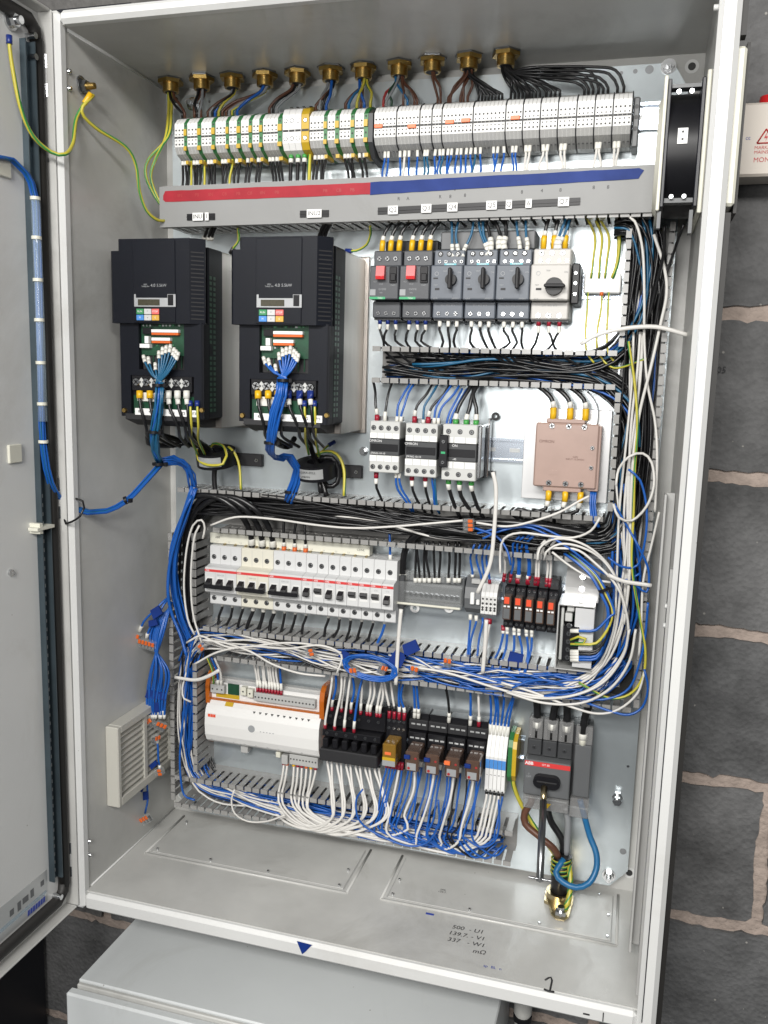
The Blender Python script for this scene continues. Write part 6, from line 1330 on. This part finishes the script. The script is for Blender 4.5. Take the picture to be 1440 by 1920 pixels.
for q_, r_, n_, l_ in (((255, 1192), (0, .3, 0), 3, 'upper left lever connector hanging at the left wall'), ((277, 1207), (0, .15, 0), 5, 'upper right lever connector hanging at the left wall'), ((281, 1354), (0, -.6, 0), 3, 'orange lever connector under the wide tape band'), ((301, 1360), (0, .5, .6), 3, 'clear lever connector under the wide tape band'), ((291, 1385), (0, 0, 1.3), 2, 'lever connector half way down the hanging wires'), ((300, 1446), (0, 1.3, 0), 2, 'lever connector lying sideways above the lowest one'), ((274, 1535), (0, -.6, 0), 3, 'lowest lever connector hanging at the left wall')):
    lever(tuple(P(q_[0], q_[1], Y-3)), l_, n_, r_)
# ---- lever connectors in the ducts
for q_, y, r_, n_, l_ in (((880, 984), -96, (0, 1.5, 0), 3, 'lever connector standing on edge in front of the black wires'), ((778, 1255), -104, (0, .2, 0), 2, 'right lever connector among the white and blue wires'), ((664, 1258), -104, (0, -.2, 0), 2, 'left lever connector among the white and blue wires'), ((716, 1254), -104, (0, .4, .8), 2, 'middle lever connector inside the blue coil'), ((583, 1222), -98, (0, 1.2, 0), 2, 'orange lever connector under the miniature breakers'), ((378, 1214), -96, (0, .8, 0), 2, 'orange lever connector at the left end of the white wires'), ((840, 1240), -92, (0, .1, 0), 2, 'lever connector half hidden under the small terminals')):
    lever(tuple(P(q_[0], q_[1], y)), l_, n_, r_)
for q_, w_, h_, l_ in (((745, 1235), 22, 26, 'blue tape flag between the lever connectors'), ((770, 1215), 26, 20, 'blue tape flag under the clear distribution block'), ((645, 1228), 14, 14, 'blue tape flag at the left of the blue coil')):
    flag(tuple(P(q_[0], q_[1], -100)), w_, h_, l_, J(.5))
# coil of blue wire
c = P(695, 1250, -100)
for k in range(5):
    rx, rz = 36+k*1.6, 14+k*1.3
    wire([(c.x+rx*math.cos(a_)+J(1.5), c.y-2-k+J(1), c.z+rz*math.sin(a_)+J(1)-(rx*math.cos(a_))*.06) for a_ in [i*.5236+k for i in range(14)]], 1.5, 'blue', '%s turn of the small coil of blue wire' % ORD[k], 'coil of blue wire')
# ================================================================== loose white wires and tie tails
G = 'loose white wires'
LW = [([(395, 985), (430, 972), (460, 969), (520, 974), (590, 984), (660, 990), (740, 987), (868, 976)], -98, 2.1, 'long white wire sweeping across the black wires above the breakers'),
      ([(893, 980), (950, 987), (1000, 977), (1050, 960), (1085, 940), (1105, 930)], -96, 2.1, 'white wire right of the standing lever connector'),
      ([(938, 1075), (938, 1035), (945, 1010), (975, 999), (1030, 1005), (1075, 1008), (1108, 995), (1125, 970)], -94, 2.1, 'white wire arching over the first relay'),
      ([(1008, 1050), (1012, 1028), (1035, 1012), (1070, 1012), (1110, 1030), (1145, 1065), (1165, 1110)], -94, 2.1, 'white wire arching right over the relays, upper'),
      ([(1020, 1050), (1024, 1035), (1050, 1020), (1090, 1026), (1130, 1050), (1160, 1095), (1172, 1150)], -96, 2.1, 'white wire arching right over the relays, lower'),
      ([(1030, 1028), (1055, 1028), (1085, 1032), (1115, 1055), (1150, 1090), (1170, 1130), (1178, 1190), (1160, 1240), (1110, 1290), (1040, 1308), (960, 1296)], -98, 2.2, 'white wire curving round the power supply to the lower duct'),
      ([(1035, 1035), (1070, 1062), (1110, 1085), (1145, 1092)], -90, 2.1, 'white wire slanting behind the power supply bracket'),
      ([(1180, 1180), (1168, 1230), (1130, 1280), (1070, 1305), (1000, 1308), (930, 1290), (840, 1262), (770, 1250)], -102, 2.3, 'outer white wire sweeping under the power supply'),
      ([(1192, 1180), (1180, 1240), (1145, 1290), (1090, 1318), (1020, 1318), (950, 1298)], -104, 2.3, 'second white wire sweeping under the power supply'),
      ([(1208, 1260), (1195, 1300), (1160, 1330), (1120, 1338), (1070, 1325), (1000, 1298), (940, 1280)], -100, 2.2, 'lowest white wire hanging below the power supply'),
      ([(1155, 910), (1160, 880), (1180, 856), (1205, 850), (1222, 868), (1226, 910), (1212, 950), (1185, 976), (1160, 970), (1150, 945)], -104, 2.2, 'round white wire loop at the right upright duct'),
      ([(1168, 402), (1190, 415), (1205, 470), (1208, 560), (1208, 640), (1214, 720), (1228, 790), (1232, 860), (1228, 960)], -92, 2.2, 'white wire running down the right upright duct, left of the pair'),
      ([(1226, 440), (1245, 500), (1250, 550), (1238, 610), (1220, 690), (1200, 770), (1188, 850), (1182, 960), (1180, 1080), (1170, 1170)], -94, 2.6, 'white wire running down the right upright duct, crossing the other'),
      ([(1236, 960), (1222, 1020), (1206, 1090), (1202, 1180), (1198, 1230)], -94, 2.1, 'white wire on the right edge of the right duct'),
      ([(365, 1190), (352, 1160), (345, 1100), (350, 1030), (362, 985), (378, 975), (384, 990), (380, 1010)], -98, 2.0, 'white wire looping at the left of the miniature breakers'),
      ([(378, 1205), (362, 1150), (358, 1080), (364, 1010), (374, 985)], -96, 2.0, 'second white wire looping at the left of the miniature breakers'),
      ([(350, 1205), (375, 1192), (395, 1200), (440, 1215), (520, 1206), (580, 1208), (640, 1224)], -102, 2.1, 'white wire draped over the left end of the lower duct'),
      ([(380, 1200), (420, 1205), (470, 1222), (510, 1245), (560, 1262), (610, 1268)], -104, 2.1, 'white wire crossing down over the sheaf of white wires'),
      ([(365, 1245), (410, 1222), (470, 1212), (540, 1216), (600, 1210), (640, 1228), (632, 1262)], -106, 2.1, 'white wire rising over the sheaf of white wires'),
      ([(350, 1260), (342, 1290), (345, 1310), (358, 1316)], -92, 2.0, 'small white wire loop on the left upright duct'),
      ([(440, 1480), (434, 1500), (440, 1525), (465, 1540), (500, 1540), (535, 1528)], -98, 1.8, 'thin white wire drooping from the bottom duct')]
for pts, y, r_, lab in LW: wire([P(a_, b_, y+J(4)) for a_, b_ in pts], r_*.84, 'white', lab, G)
G = 'loose blue and coloured wires'
for pts, y, r_, c_, lab in (([(1178, 880), (1200, 900), (1212, 950), (1210, 1010), (1195, 1060), (1165, 1062), (1140, 1045)], -100, 1.7, 'blue', 'blue wire looping out of the right upright duct'),
      ([(1152, 945), (1175, 985), (1200, 1030), (1216, 1070), (1212, 1110), (1185, 1090)], -100, 1.7, 'blue', 'blue wire crossing the white wires in the right duct'),
      ([(905, 1010), (940, 995), (985, 988), (1020, 1000), (1070, 1030), (1120, 1068), (1170, 1088), (1200, 1075)], -92, 1.7, 'blue', 'blue wire rising right from the standing lever connector'),
      ([(890, 990), (930, 1005), (950, 1030), (958, 1060)], -92, 1.7, 'blue', 'blue wire curving down to the first relay'),
      ([(895, 1000), (940, 990), (1000, 985), (1060, 1010)], -90, 1.7, 'blue', 'blue wire lying level right of the standing lever connector'),
      ([(1215, 1130), (1210, 1190), (1200, 1240), (1180, 1290), (1140, 1310), (1090, 1310), (1020, 1305)], -98, 1.8, 'blue', 'blue wire curving at the lower right of the duct'),
      ([(1208, 1255), (1215, 1290), (1205, 1325), (1180, 1340), (1150, 1335), (1100, 1318)], -98, 1.8, 'blue', 'lowest blue loop below the power supply'),
      ([(960, 1290), (990, 1278), (1020, 1275), (1050, 1280)], -104, 1.7, 'blue', 'short blue wire arching over the lower duct'),
      ([(1178, 640), (1190, 720), (1195, 800), (1190, 880), (1188, 960), (1185, 1060), (1200, 1160), (1210, 1220), (1205, 1270), (1180, 1302), (1140, 1308), (1085, 1280)], -98, 1.9, 'gy', 'green and yellow wire running down the right upright duct'),
      ([(360, 930), (345, 960), (330, 1010), (318, 1060), (315, 1110), (322, 1150), (338, 1190), (350, 1230)], -98, 2.6, 'blue', 'left most blue wire beside the left upright duct'),
      ([(372, 1180), (360, 1210), (352, 1260), (345, 1330), (338, 1400), (338, 1450), (345, 1490), (365, 1500)], -96, 1.8, 'blue', 'blue wire falling down the lower left duct'),
      ([(680, 1480), (668, 1500), (672, 1535), (700, 1560), (760, 1585), (800, 1580), (822, 1545), (822, 1500)], -104, 1.6, 'blue', 'blue wire loop hanging in front of the bottom duct'),
      ([(935, 1500), (936, 1550), (925, 1580), (900, 1588), (870, 1570)], -98, 1.6, 'blue', 'blue wire loop at the right end of the bottom duct')):
    wire([P(a_, b_, y+J(3)) for a_, b_ in pts], r_, c_, lab, G)
G = 'white cable tie tails'
for pts, y, lab in (([(924, 885), (930, 920), (926, 1000), (918, 1060), (895, 1112)], -112, 'tall white tie tail curving in front of the black wires'),
      ([(752, 1142), (747, 1200), (742, 1284)], -104, 'straight white tie tail under the clear distribution block'),
      ([(912, 1162), (909, 1215), (905, 1262)], -100, 'straight white tie tail under the small pale terminals'),
      ([(1088, 646), (1120, 628), (1170, 616), (1230, 613), (1290, 628)], -100, 'white tie tail sticking out at the right edge of the plate'),
      ([(1140, 1078), (1170, 1090), (1222, 1098)], -104, 'white tie tail pointing right from the right duct'),
      ([(328, 1270), (365, 1275), (390, 1268), (412, 1256)], -100, 'white tie tail at the left above the controller')):
    sp = spline([P(a_, b_, y) for a_, b_ in pts], 6); single('cable_tie_tail', MB().tube(sp, 2.9, 8, flat=.55), 'w_white', lab, 'cable tie', G, loc=tuple(sp[0]))
flush_wires()
